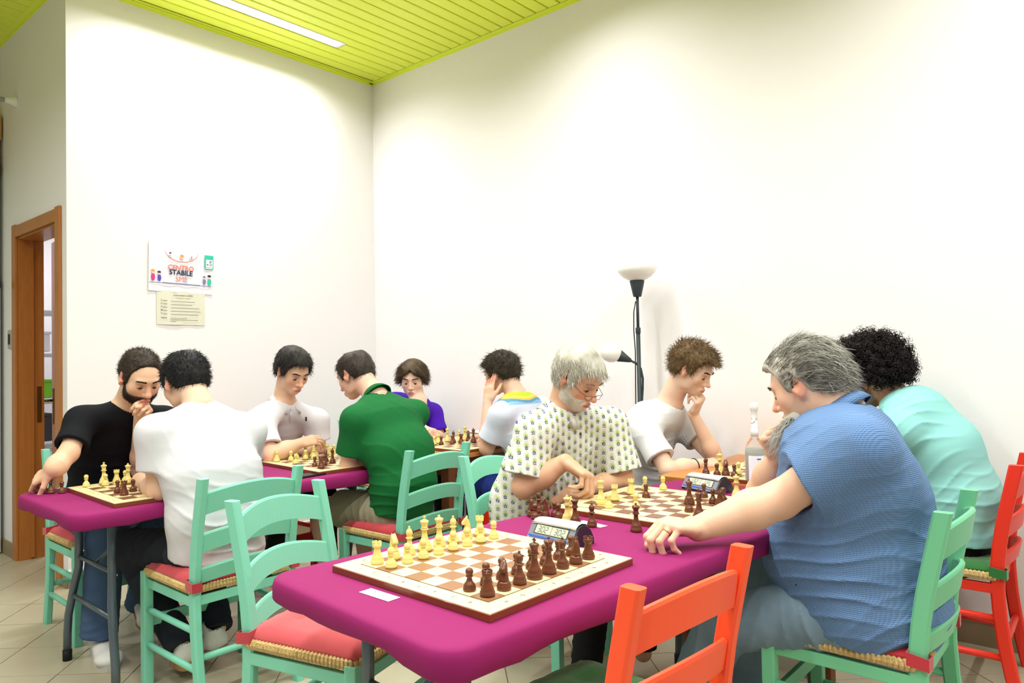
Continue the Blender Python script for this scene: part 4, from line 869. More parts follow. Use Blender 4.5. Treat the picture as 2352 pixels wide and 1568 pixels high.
def make_hair(hd, st, parent, seed, name='hair'):
    T_ = st.get('t', .010); rag = st.get('rag', .004); S = hd.s; ws = {}
    def thick(q):
        m = hair_mask(q, st) if name == 'hair' else None
        if name == 'hair':
            w_ = sstep(0, st.get('ramp', .02), m); top = 1+st.get('top', 0)*sstep(.04, .11, q[:, 2])+st.get('front', 0)*sstep(.03, .09, q[:, 1])*sstep(.03, .08, q[:, 2])+st.get('back', 0)*sstep(.0, -.08, q[:, 1])
            return w_*T_*top*(1-st.get('bald', 0)*sstep(.05, .02, np.sqrt(q[:, 0]**2+(q[:, 1]+.04)**2))*sstep(.06, .1, q[:, 2]))-.005*(1-w_)-.001
        w_ = hd.beard_w(q, st.get('low', 0)); return w_*T_-.004*(1-w_)
    def f(p):
        q = hd.loc(p); return (head_core(q)-thick(q)-rag*wnoise(q, st.get('nf', 130), seed)*(thick(q) > 0))*S
    V = Vol(st.get('h', .0032)); V.fn(f, hd.c-.17*S, hd.c+.17*S); P_, Q_ = V.polygonise(); q = hd.loc(P_.astype(np.float32)); keep = thick(q) > -.0035
    fm = keep[Q_].all(1); c1, c2 = LIN(st['c'][0]), LIN(st['c'][1]); r = np.random.RandomState(seed)
    mixv = np.clip(.5+.5*wnoise(q, 90, seed+5)+st.get('greyf', 0)*0, 0, 1)[:, None]; cols = (c1*(1-mixv)+c2*mixv)*.85
    N = st.get('n', 1500); w_ = thick(q); cand = np.nonzero(w_ > T_*.25)[0]; pick = r.choice(cand, min(N, len(cand)), replace=len(cand) < N)
    n_ = grad(f, P_[pick].astype(np.float32)); fl = st['flow'](q[pick]); fl = fl@hd.M; lift = st.get('lift', .5); d = n_*lift+fl; d /= np.linalg.norm(d, axis=1)[:, None]
    mv = r.uniform(0, 1, len(pick))[:, None]**st.get('cm', 1.0); cs = c1*(1-mv)+c2*mv
    SV, SQ_, SC = strands(P_[pick]-n_*.003, n_, d, st.get('L', .03)*S, st.get('seg', 3), st.get('r', .0011), cs, st.get('curl', 0), st.get('grav', 0), st.get('jit', .25), seed)
    V_ = np.concatenate([P_, SV]); Qa = np.concatenate([Q_[fm], SQ_+len(P_)]); C_ = np.concatenate([cols, SC]); me = np_mesh(name, V_, Qa, C_)
    return link(name, me, M_hair, parent)
def brows(hd, parent, col, seed, z=.0235, n=70, len_=.010, thick=.0011):
    r = np.random.RandomState(seed); R_ = []; F_ = []
    for e in (-1, 1):
        t = r.uniform(0, 1, n); x = e*(.012+.038*t); zz = z+.005*np.sin(t*2.4)-.002*t+r.normal(size=n)*.0014; R_.append(np.stack([x, np.full(n, .09), zz], 1)); F_.append(np.stack([np.full(n, e*1.0), np.full(n, .0), np.full(n, .25)], 1))
    q = np.concatenate(R_).astype(np.float32); F0 = np.concatenate(F_)
    for _ in range(8): d = head_core(q); q[:, 1] -= d*.9
    p = hd.c+hd.s*(q@hd.M); n_ = np.repeat((A3(0, 1, .1)@hd.M)[None], len(p), 0); c1 = LIN(col[0]); c2 = LIN(col[1]); m = r.uniform(0, 1, len(p))[:, None]
    V_, Q_, C_ = strands(p+n_*.001, n_, F0@hd.M+n_*.15, len_*hd.s, 2, thick, c1*(1-m)+c2*m, 0, 0, .2, seed); return link('eyebrows', np_mesh('eyebrows', V_, Q_, C_), M_hair, parent)
M_eyew = mat('eye white', (176, 150, 134), .2, spec=.6); M_iris = mat('iris', (52, 36, 26), .15, spec=.7); M_lash = mat('lashes', (36, 26, 22), .7)
def eyes(hd, parent, down=.5, look=0.0, openf=.5):
    """almost lowered lids: a thin strip of eye and the lash line"""
    for e in (-1, 1):
        mb = MB(); R_ = .0132
        for k, (nm, m_) in enumerate((('e', 0), ('i', 1))): pass
        mb.lathe([(0, .0134), (.0045, .0130), (.0066, .0121), (.0070, .0105)], 14, mi=1, M=RX(-PI/2+down*.6) @ RY(look) if False else Matrix.Rotation(-PI/2-down*.5, 4, 'X'))
        prof = [(R_*math.sin(a), R_*math.cos(a)) for a in [PI*k/12 for k in range(13)]]; mb.lathe([(r_*.985, z_*.985) for r_, z_ in prof], 16, mi=0)
        o = mb.build('eye', [M_eyew, M_iris], parent); M3 = Matrix([list(hd.M[0]), list(hd.M[1]), list(hd.M[2])]).transposed().to_4x4(); M3.translation = Vector(hd.w(e*.031, .0750+.0012*openf, -.0035-.002*openf)); o.matrix_world = M3 @ Matrix.Scale(hd.s, 4)
        mb = MB(); pts = []
        for k in range(9):
            a = -1+2*k/8; x = a*.0145; pts.append(hd.w(e*.031+x, .0750+math.sqrt(max(.0149**2-x*x*.95, 0))*.93, -.0075+.0035*(1-a*a)*openf))
        mb.tube(pts, [.0006, .0011, .0014, .0016, .0016, .0016, .0014, .0011, .0006], 5); mb.build('lashes', M_lash, parent)
# ---------------------------------------------------------------- hand and arm
def hand(V, W, f, dorsal, side, curl=((.5, .6, .4),)*4, thumb=(.7, .5, .3), s=1.0, spread=.03, K=.0045):
    """W wrist, f towards the knuckles, dorsal = back of the hand; side +1 right, -1 left"""
    f = nrm(f); dz = nrm(np.asarray(dorsal)-f*np.dot(dorsal, f)); td = -np.cross(f, dz)*side; W = np.asarray(W, float); tips = []
    V.slab(W, W+f*.030*s, td, (.027*s, .019*s), (.033*s, .018*s), .012); V.slab(W+f*.028*s, W+f*.082*s, td, (.034*s, .0165*s), (.0395*s, .0125*s), .014)
    V.ell(W+f*.038*s+td*.022*s-dz*.010*s, (.016*s, .028*s, .014*s), np.stack([td, f, dz]), .012)
    B_ = [(.094, .030), (.098, .0100), (.094, -.0100), (.084, -.0285)]; Ls = [(.044, .026, .021), (.048, .030, .022), (.044, .028, .022), (.034, .021, .019)]; Rr = [.0090, .0092, .0086, .0076]
    for i in range(4):
        c_ = curl[i % len(curl)]; a = 0; p = W+f*B_[i][0]*s*.93+td*B_[i][1]*s; sp = nrm(f+td*spread*(1.5-i)); V.cone(W+f*.045*s+td*B_[i][1]*.75*s, p, .0095*s, Rr[i]*1.12*s, .010)
        for j in range(3):
            a += c_[j]; d = sp*math.cos(a)-dz*math.sin(a); q = p+d*Ls[i][j]*s; r0 = Rr[i]*s*(1.04-.09*j); r1 = Rr[i]*s*(.97-.10*j); V.cone(p, q, r0, r1, K*.8); p = q
        tips.append(p)
    p = W+f*.026*s+td*.024*s-dz*.006*s; a0, a1, a2 = thumb; d0 = nrm(f*math.cos(a0)+td*math.sin(a0)-dz*.35); d1 = nrm(f*math.cos(a0-a1)+td*math.sin(a0-a1)-dz*(.35+a1*.35)); d2 = nrm(f*math.cos(a0-a1-a2)+td*math.sin(a0-a1-a2)-dz*(.35+a1*.4+a2*.3))
    q = p+d0*.046*s; V.cone(p, q, .0145*s, .0112*s, .010); r_ = q+d1*.034*s; V.cone(q, r_, .0108*s, .0100*s, K); t_ = r_+d2*.026*s; V.cone(r_, t_, .0100*s, .0082*s, K); tips.append(t_); return tips
CURL = {'fist': ((1.35, 1.55, .9),)*4, 'loose': ((.35, .45, .3), (.40, .5, .3), (.45, .55, .35), (.5, .6, .4)), 'half': ((.75, .9, .5), (.85, 1.0, .5), (.95, 1.0, .6), (1.0, 1.1, .6)), 'chin': ((1.1, 1.3, .7), (1.15, 1.35, .7), (1.2, 1.4, .8), (1.25, 1.4, .8)),
        'flat': ((.12, .15, .1),)*4, 'hang': ((1.0, .95, .5), (1.0, 1.05, .5), (1.05, 1.1, .5), (1.1, 1.15, .5))}
M_skin = mat('skin', (220, 170, 140), .48, attr=True, spec=.35, bump=(160, .04)); bsdf(M_skin).inputs['Subsurface Weight'].default_value = .12; bsdf(M_skin).inputs['Subsurface Radius'].default_value = (.6, .25, .15); bsdf(M_skin).inputs['Subsurface Scale'].default_value = .012
def fabric(name, col, bump=(420, .12), var=(5, .03), **k): return mat(name, col, .85, var=var, bump=bump, spec=.25, **k)
def J(t):                              # joint: (px, py, X) as measured or a world point given as list
    return onX(*t) if isinstance(t, tuple) else np.array(t, float)
def folds(specs):
    """creases: (centre, radius, direction across the crease, frequency, amplitude, seed)"""
    def f(p):
        o = np.zeros(len(p), np.float32)
        for c, R_, d, fr, am, sd_ in specs:
            v = p-np.asarray(c, np.float32); m = np.exp(-(v*v).sum(1)/(R_*R_)); q = p@np.asarray(nrm(d), np.float32)
            w_ = wnoise(p, 9, sd_, 2)*1.6+wnoise(p, 26, sd_+3, 1)*.35; r_ = 1-np.abs(np.sin(q*fr+w_*2)); o -= m*am*(r_**2.2-.28)*(.6+.6*np.clip(wnoise(p, 14, sd_+9, 1), -1, 1))
        return o
    return f
BIG = np.array([9, 9, 9.])
def person(label, skin, hd, N, sd, spine, sh, arms, body_h=.0042, ears=(1, 1), beard=None, neck_r=.057, sleeve=.72, sl_r=.062, shirt=None, legs=None, hair=None, brow=None, eye=True, fold=None, hem=None, collar=None, sh_h=.0055, arm_s=1.0, neck_cut=.004, extra_shirt=None, vneck=None):
    N = J(N); N = N+nrm(hd.w(0, -.035, -.035)-N)*.022; sd = nrm(sd); S = {k: J(v)-A3(0, 0, .010) for k, v in sh.items()}
    V = Vol(body_h); hd.sculpt(V, ears)
    V.cone(hd.w(0, -.035, -.035), N, (neck_r-.002)*hd.s, neck_r+.004, .03)
    for i in range(len(spine)-1): V.slab(spine[i][0], spine[i+1][0], sd, (spine[i][1]-.016, spine[i][2]-.014), (spine[i+1][1]-.016, spine[i+1][2]-.014), .03)
    for e, p in S.items(): V.cone(N-A3(0, 0, .02), p, .052, .046, .03)
    hands = {}
    for e, a in arms.items():
        E_, W_ = J(a['e']), J(a['w']); s_ = a.get('s', arm_s); V.cone(S[e], E_, .050*s_, .040*s_, .03); fa = nrm(W_-E_); V.cone(E_, E_+fa*.09, .0405*s_, .0435*s_, .02); V.cone(E_+fa*.08, W_, .0430*s_, .0275*s_, .02)
        if a.get('hand', True):
            f_ = nrm(J(a['k'])-W_); hand(V, W_, f_, nrm(a['d']), 1 if e == 'R' else -1, a['curl'] if not isinstance(a['curl'], str) else CURL[a['curl']], a.get('th', (.7, .5, .3)), a.get('hs', 1.0))
        else: V.ell(W_+fa*.05, (.035, .06, .02), frame(fa, (0, 0, 1)), .01)
        hands[e] = (E_, W_)
    if legs:
        for e in 'LR':
            h_, k_, a_ = [J(x) for x in legs[e][:3]]; V.cone(h_, k_, .078, .052, .02); V.cone(k_, k_+(a_-k_)*.3, .050, .052, .02); V.cone(k_+(a_-k_)*.3, a_, .052, .034, .02)
    P_, Q_ = V.polygonise(); P_ = P_.astype(np.float32); C_ = hd.skin_col(P_, skin, beard); C_ = C_*(1+.05*wnoise(P_, 30, 3)[:, None])
    for e, (E_, W_) in hands.items():     # knuckles and elbows are a little redder
        for c_, R_ in ((E_, .05), (W_+nrm(W_-E_)*.08, .055)):
            m = np.exp(-((P_-c_.astype(np.float32))**2).sum(1)/(R_*R_))[:, None]*.35; C_ = C_*(1-m)+C_*m*A3(1.06, .80, .74)
    body = link('person', np_mesh('person', P_, Q_, C_), M_skin); tag(body, label, 'person')
    # shirt
    G = Vol(sh_h); mg = shirt.get('ease', .004)
    for i in range(len(spine)-1): G.slab(spine[i][0], spine[i+1][0], sd, (spine[i][1]+mg, spine[i][2]+mg), (spine[i+1][1]+mg, spine[i+1][2]+mg), .045)
    for e, p in S.items(): G.cone(N-A3(0, 0, .03)-hd.M[1]*0, p, .050+mg, .052+mg, .045)
    if extra_shirt: extra_shirt(G)
    if fold: G.fn(folds(fold), -BIG, BIG, .001, 'd')
    nd = nrm(hd.w(0, -.035, -.035)-N); fw = nrm((hd.M[1][0], hd.M[1][1], 0)); G.cone(N-nd*.045+fw*.012, N+nd*.12, neck_r+neck_cut+.004, neck_r+neck_cut+.012, .006, 's')
    if vneck: G.cone(N+fw*.045-nd*.01, N+fw*.085-nd*vneck, .030, .008, .006, 's')
    for e, (E_, W_) in hands.items():
        fr_ = arms[e].get('sl', sleeve); d = nrm(E_-S[e]); c_ = S[e]+(E_-S[e])*fr_; G.cone(S[e], S[e]+(E_-S[e])*(fr_+.25), sl_r*.80+mg, sl_r+mg+.001, .055, 'u', (c_, arms[e].get('cut', d)))
        G.cone(c_-d*.03, c_+d*.2, .045*arms[e].get('s', arm_s)+.004, .045*arms[e].get('s', arm_s)+.008, .004, 's')
    if hem: G.fn(lambda p: (p-np.asarray(hem[0], np.float32))@np.asarray(hem[1], np.float32), -BIG, BIG, .001, 'i')
    P_, Q_ = G.polygonise(); cols = shirt['cf'](P_.astype(np.float32)) if 'cf' in shirt else None
    link('shirt', np_mesh('shirt', P_, Q_, cols), shirt['m'], body)
    if collar:                           # folded collar standing round the neck
        mb = MB(); a0 = collar.get('gap', .35); n = 28; ax = nd; x_ = sd; y_ = nrm(np.cross(ax, sd)); 
        if y_@fw < 0: y_ = -y_
        rows = [[] for _ in range(6)]
        for k in range(n+1):
            an = a0+(2*PI-2*a0)*k/n; dirv = y_*math.cos(an)+x_*math.sin(an); front = max(0, math.cos(an)); r1 = neck_r+.001+.012*front; base = N-ax*(.010+.022*front)
            pts = [base+dirv*(r1+.006), base+ax*.028+dirv*(r1+.001), base+ax*.036+dirv*(r1+.006), base+ax*.020+dirv*(r1+.018+.006*front), base-ax*(.004+.010*front)+dirv*(r1+.028+.026*front), base-ax*(.003+.010*front)+dirv*(r1+.024+.026*front)]
            for i, q in enumerate(pts): rows[i].append(tuple(q))
        mb.quadstrip(rows); o = mb.build('collar', shirt['m'], body); so = o.modifiers.new('s', 'SOLIDIFY'); so.thickness = .002
        if 'cf' in shirt:
            me = o.data; a = me.color_attributes.new('Col', 'FLOAT_COLOR', 'POINT'); co = np.array([v.co for v in me.vertices], np.float32); c4 = np.ones((len(co), 4), np.float32); c4[:, :3] = shirt['cf'](co); a.data.foreach_set('color', c4.ravel())
    if legs and 'm' in legs:
        L_ = Vol(.0065); pv = spine[0][0]; hh = [J(legs[e][0]) for e in 'LR']; L_.slab(pv+A3(0, 0, .03), pv-A3(0, 0, .0), sd, (spine[0][1]-.004, spine[0][2]-.004), (spine[0][1]-.008, spine[0][2]-.01), .05)
        for e in 'LR':
            h_, k_, a_ = [J(x) for x in legs[e][:3]]; r1, r2, r3 = legs.get('r', (.092, .070, .055))
            if legs.get('short'): c_ = h_+(k_-h_)*legs['short']; L_.cone(h_, k_, r1, r2+.014, .04, 'u', (c_, nrm(k_-h_))); L_.cone(c_-nrm(k_-h_)*.03, k_, .068, .062, .004, 's')
            else: L_.cone(h_, k_, r1, r2, .04); d = nrm(a_-k_); L_.cone(k_, a_+d*.05, r2-.002, r3, .03, 'u', (a_-d*legs.get('cuff', .02), d))
        kf = []
        for e in 'LR':
            h_, k_, a_ = [J(x) for x in legs[e][:3]]; kf += [(k_, .18, k_-h_+A3(0, 0, .2), 60, .010, 5), (h_, .18, k_-h_, 55, .012, 8)]+([] if legs.get('short') else [(a_, .15, a_-k_, 75, .007, 11)])
        L_.fn(folds(kf), -BIG, BIG, .001, 'd'); P_, Q_ = L_.polygonise(); link(legs.get('name', 'trousers'), np_mesh('trousers', P_, Q_), legs['m'], body)
    if hair: make_hair(hd, hair, body, hair.get('seed', 3))
    if brow: brows(hd, body, brow[0], 4, n=brow[1] if len(brow) > 1 else 70)
    if eye: eyes(hd, body, openf=eye if isinstance(eye, float) else .5)
    return body
M_lace = mat('grey laces', (150, 150, 150), .7)
from mathutils.bvhtree import BVHTree
def surf(o, px, py):
    if 'bvh' not in _sc.setdefault(o.name, {}): me = o.data; _sc[o.name]['bvh'] = BVHTree.FromPolygons([v.co for v in me.vertices], [tuple(p.vertices) for p in me.polygons])
    h_ = _sc[o.name]['bvh'].ray_cast(Vector(C_O), Vector(ray(px, py)).normalized()); return h_[0], h_[1]
_sc = {}
def patch(o, quad, nu, nv, name, m, body, off=.0022, cells=None):
    """flat print following the cloth between four measured corners"""
    G_ = {}; mb = MB()
    for i in range(nu+1):
        for j in range(nv+1):
            u, v = i/nu, j/nv; q = [(1-u)*(1-v)*a+u*(1-v)*b+u*v*c+(1-u)*v*d for a, b, c, d in zip(*quad)]; h_ = surf(o, *q)
            if h_[0] is not None: G_[i, j] = mb.bm.verts.new(h_[0]+h_[1]*off*(1 if h_[1].dot(Vector(ray(*q))) < 0 else -1))
    for i in range(nu):
        for j in range(nv):
            if cells and (i, j) not in cells: continue
            k_ = [(i, j), (i+1, j), (i+1, j+1), (i, j+1)]
            if all(t in G_ for t in k_): f = mb.bm.faces.new([G_[t] for t in k_]); f.smooth = True
    for v in [v for v in mb.bm.verts if not v.link_faces]: mb.bm.verts.remove(v)
    return mb.build(name, m, body)
def kid(body, n): return [c for c in body.children if c.name.startswith(n)][0]
def shoe(body, heel, toe, up, m_up, m_sole, name='shoe', s=1.0):
    heel, toe = np.array(heel, float), np.array(toe, float); f = nrm(toe-heel); u = nrm(np.array(up)-f*np.dot(up, f)); x = np.cross(f, u); M_ = np.stack([x, f, u]); K = 1.16; L_ = np.linalg.norm(toe-heel); V = Vol(.004); w = lambda a, b, c: heel+x*a+f*b+u*c
    V.slab(w(0, .045, .045), w(0, L_-.055, .030), x, (.036*K, .036), (.046*K, .030), .02); V.cone(w(0, .04, .05), w(0, .05, .105), .044, .041, .02); V.ell(w(0, L_-.05, .03), (.047*K, .055, .032), M_, .015); V.cone(w(0, .045, .09), w(0, .03, .16), .034, .034, .004, 's'); V.fn(lambda p: -((p-w(0, 0, .012).astype(np.float32))@u.astype(np.float32)), -BIG, BIG, .001, 'i')
    P_, Q_ = V.polygonise(); o = link(name, np_mesh(name, P_, Q_), m_up, body)
    mb = MB(); out = [(math.copysign(abs(math.cos(a))**.8, math.cos(a))*K*(.047 if math.sin(a) > 0 else .039), L_/2+math.copysign(abs(math.sin(a))**.9, math.sin(a))*(L_/2+.004)) for a in [2*PI*k/28 for k in range(28)]]
    mb.prism(out, -.008, .020); mm = Matrix([list(M_[0]), list(M_[1]), list(M_[2])]).transposed().to_4x4(); mm.translation = Vector(heel); bmesh.ops.transform(mb.bm, matrix=mm, verts=mb.bm.verts); mb.build('sole', m_sole, o)
    mb = MB()
    for k in range(4): b = .10+.028*k; mb.tube([w(-.022, b, .072-.010*k), w(0, b+.004, .082-.012*k), w(.022, b, .072-.010*k)], .0035, 6)
    mb.build('laces', M_lace, o); return o
def watch(body, W_, E_, d_, m_strap, m_case, r=.0305, face=None, name='wristwatch'):
    ax = nrm(E_-W_); c = W_+ax*.035; x = nrm(np.cross(ax, d_)); y = np.cross(x, ax); y = y if y@np.array(d_) > 0 else -y; mb = MB(); rows = [[tuple(c+ax*h_+(x*math.cos(a)+y*math.sin(a))*(r+o_)) for a in [2*PI*k/32 for k in range(32)]] for h_, o_ in ((-.009, 0), (-.009, .003), (.009, .003), (.009, 0))]; mb.quadstrip(rows, closed=True); o = mb.build(name, m_strap, body)
    mb = MB(); mm = Matrix([list(x), list(ax), list(y)]).transposed().to_4x4(); mm.translation = Vector(c+y*(r+.002)); mb.lathe([(0, 0), (.0165, 0), (.0165, .006), (.014, .008), (0, .008)], 24, M=mm); mb.build('case', m_case, o); return o
M_denim = fabric('blue denim', (72, 96, 132), (300, .2), (5, .22)); M_denl = fabric('washed denim', (116, 140, 158), (300, .2), (7, .5)); M_blackt = fabric('black trouser cloth', (15, 16, 20), (300, .1)); M_navyt = fabric('charcoal trouser cloth', (36, 40, 50), (300, .1), (4, .1)); M_khaki = fabric('khaki cotton', (150, 144, 122), (300, .12), (5, .08))
M_sneak = mat('white leather', (226, 226, 222), .5, var=(20, .03)); M_solew = mat('white rubber', (200, 198, 190), .6); M_gum = mat('gum rubber', (168, 128, 84), .6)
Xv = A3(1, 0, 0)
def spn(*r): return [(np.array(p, float), a, b) for p, a, b in r]
def flowf(fn): return lambda q: np.stack(fn(q), 1)
SKIN = (226, 176, 146)
# ---- 1 white-haired man in the floral shirt
def floral_cf(p):
    u = (p[:, 0]*.74-p[:, 1]*.67)/.027+100; v = p[:, 2]/.037+100; col = np.floor(u); v = v+.5*(np.mod(col, 2)); a = u-col-.5; b = v-np.floor(v)-.5
    jit = np.sin(col*12.9+np.floor(v)*7.7)*.5+.5; c = np.repeat(LIN((226, 227, 220))[None], len(p), 0)
    def mix(m, cc): nonlocal c; m = m[:, None]; c = c*(1-m)+LIN(cc)*m
    rr = np.sqrt((a/.42)**2+((b-.0)/.50)**2); mix(sstep(.10, .03, np.abs(rr-.93))*.55, (178, 170, 160))
    mix(sstep(1.0, .8, np.sqrt((a/.30)**2+((b-.12)/.30)**2))*(.65+.35*jit), (172, 200, 104))
    for ax_, bx_, an in ((0, .05, 0), (-.15, -.06, .9), (.15, -.06, -.9), (-.11, -.22, 1.3), (.11, -.22, -1.3)):
        ca, sa = math.cos(an), math.sin(an); x = (a-ax_)*ca+(b-bx_)*sa; y = -(a-ax_)*sa+(b-bx_)*ca; mix(sstep(1.15, .85, np.sqrt((x/.062)**2+(y/.125)**2)), (56, 72, 122))
    return c
hd = Head(onX(1326, 868, 2.40), (-.06, -1, -.60), (0, 0, 1), .98, nose=1.2)
XL = 2.42; N_ = onX(1290, 948, 2.42)
silver = dict(c=((226, 224, 210), (160, 158, 142)), t=.013, top=.35, front=.15, back=.1, L=.038, n=3000, seg=4, lift=.12, jit=.12, nf=60, rag=.0025, r=.0012, flow=flowf(lambda q: (q[:, 0]*6, .75-np.clip(-q[:, 1]*4, 0, .9), -.45-q[:, 2]*0)), zs=[-.075, -.07, -.015, .034, -.030, -.020, .026, .050, .060, .056], seed=11, cm=1)
p1 = person('white-haired man with glasses in a leaf-print shirt, hand over the second board', (218, 164, 132), hd, list(N_), Xv,
  spn(((2.48, 1.94, .52), .205, .16), ((2.50, 1.92, .66), .235, .165), ((2.49, 1.84, .82), .240, .155), ((2.45, 1.78, .95), .205, .125), ((2.42, N_[1]+.02, N_[2]-.05), .10, .075)),
  {'R': (1228, 985, 2.23), 'L': (1400, 972, 2.62)},
  {'R': dict(e=(1203, 1118, 2.17), w=(1298, 1060, 2.25), k=(1345, 1090, 2.26), d=(.3, -.5, .8), curl='hang', th=(.5, .5, .3), sl=.80, s=1.08, hs=1.2), 'L': dict(e=(1432, 1100, 2.62), w=(1312, 1132, 2.40), k=(1262, 1150, 2.34), d=(0, -.5, .85), curl='half', sl=.86)},
  body_h=.0034, beard=((226, 222, 210), .75), sl_r=.078, sleeve=.8, arm_s=1.0,
  shirt=dict(m=mat('leaf print cotton', (240, 240, 235), .85, attr=True, bump=(300, .08)), cf=floral_cf, ease=.010), sh_h=.0030, collar=dict(gap=.25), vneck=.07,
  fold=[((2.3, 1.85, .9), .22, (.5, -.3, .2), 42, .010, 3), ((2.42, 1.80, .78), .2, (.8, -.2, .3), 50, .009, 5)], hair=silver, brow=(((190, 184, 170), (150, 140, 128)), 60), eye=.3,
  legs=dict(L=([2.56, 1.90, .53], [2.58, 1.50, .53], [2.58, 1.48, .10]), R=([2.36, 1.92, .53], [2.30, 1.50, .53], [2.28, 1.55, .10]), m=M_blackt))
make_hair(hd, dict(c=((232, 228, 216), (190, 184, 172)), t=.0035, L=.010, n=1500, seg=2, lift=.5, jit=.4, rag=.001, r=.0007, flow=flowf(lambda q: (q[:, 0]*2, q[:, 1]*0+.2, q[:, 2]*0-1)), seed=5), p1, 6, 'beard')
M_gf = mat('dark glasses metal', (60, 50, 66), .3, metal=.8); gl = MB()
for e in (-1, 1):
    pts = [hd.w(e*.033+.0215*math.cos(a), .112-.004*abs(math.cos(a))-.012*(e*math.cos(a) > .5)*.3, -.020+.0145*(math.sin(a) if math.sin(a) < 0 else math.sin(a)*.35)) for a in [2*PI*k/22 for k in range(22)]]; gl.tube(pts, .0009, 5, closed=True)
    gl.tube([hd.w(e*.0545, .108, -.016), hd.w(e*.066, .085, -.012), hd.w(e*.079, .01, .010), hd.w(e*.081, -.012, .004)], .0010, 5)
gl.tube([hd.w(-.0115, .112, -.018), hd.w(0, .117, -.014), hd.w(.0115, .112, -.018)], .0011, 5); g_ = gl.build('glasses', M_gf, p1)
for e in (-1, 1):
    mb = MB(); mb.bm.faces.new([mb.bm.verts.new(tuple(hd.w(e*.033+.0205*math.cos(a), .1105, -.020+.0138*(math.sin(a) if math.sin(a) < 0 else math.sin(a)*.35)))) for a in [2*PI*k/20 for k in range(20)]]); mb.build('lens', mat('lens', (250, 250, 250), .02, trans=1, ior=1.05, alpha=.25), g_)
watch(p1, J((1312, 1132, 2.40)), J((1432, 1100, 2.62)), A3(-.3, -.6, .7), M_blk, mat('green watch dial', (70, 130, 84), .3, metal=.3))
h_ = surf(kid(p1, 'shirt'), 1333, 996); mb = MB(); mb.lathe([(0, 0), (.006, 0), (.006, .002), (.004, .003), (0, .003)], 14, c=h_[0], M=Vector((0, 0, 1)).rotation_difference(h_[1]).to_matrix().to_4x4()); mb.build('button', mat('brown button', (84, 62, 44), .4), p1)
# ---- 2 young man in a white T-shirt at the wooden table
hd = Head(onX(1590, 850, 3.33), (.02, -1, -.50), (0, 0, 1), .95); N_ = onX(1532, 932, 3.33); wt = fabric('white cotton jersey', (214, 216, 219)); wt2 = fabric('off white speckled jersey', (206, 207, 212), (500, .08), (180, .04))
tuft = dict(c=((132, 106, 70), (76, 58, 38)), t=.020, top=.5, front=.45, L=.034, n=2200, seg=3, lift=.75, jit=.5, nf=90, rag=.004, r=.0012, flow=flowf(lambda q: (q[:, 0]*4, .5+q[:, 1]*2, .2-np.abs(q[:, 0])*9)), seed=21)
p2 = person('young man in a plain white T-shirt resting his chin on his hand', (232, 186, 160), hd, list(N_), Xv, spn(((3.34, 1.93, .52), .165, .12), ((3.34, 1.93, .66), .16, .118), ((3.34, 1.88, .82), .172, .115), ((3.33, 1.82, .94), .17, .10), ((3.33, N_[1]+.02, N_[2]-.05), .09, .07)),
  {'R': (1480, 985, 3.15), 'L': (1566, 968, 3.50)}, {'R': dict(e=(1535, 1080, 3.10), w=(1610, 1066, 3.28), k=(1650, 1062, 3.36), d=(0, -.4, .9), curl='half', sl=.70, hand=True, s=.95), 'L': dict(e=(1650, 1062, 3.46), w=(1592, 950, 3.36), k=(1612, 912, 3.335), d=(.1, -.75, -.6), curl='chin', th=(.3, .6, .3), sl=.45, s=.9)},
  shirt=dict(m=wt, ease=.008), sl_r=.066, fold=[((3.2, 1.85, .9), .2, (.3, .3, 1), 55, .008, 2), ((3.3, 1.85, .75), .2, (.4, .2, 1), 45, .008, 4)], hair=tuft, brow=(((56, 40, 30), (40, 28, 20)), 90), eye=.3, vneck=.03,
  legs=dict(L=([3.42, 1.90, .53], [3.46, 1.52, .53], [3.46, 1.50, .10]), R=([3.26, 1.90, .53], [3.22, 1.52, .53], [3.2, 1.52, .10]), m=M_navyt))
mb = MB(); W_, E_ = J((1610, 1066, 3.28)), J((1535, 1080, 3.10)); ax = nrm(E_-W_); x = nrm(np.cross(ax, A3(0, 0, 1))); y = np.cross(x, ax); mb.tube([tuple(W_+ax*.04+(x*math.cos(a)+y*math.sin(a))*.0325) for a in [2*PI*k/24 for k in range(24)]], .003, 6, closed=True); mb.build('bracelet', M_blk, p2)
M_pr = mat('grey sketch print', (160, 158, 176), .8); cc = [(i, j) for i in range(12) for j in range(16) if (i*5+j*3+(i*j) % 4) % 4 == 0]; patch(kid(p2, 'shirt'), [(1561, 1003), (1584, 1000), (1582, 1040), (1560, 1046)], 12, 16, 'print', M_pr, p2, .003, cc)
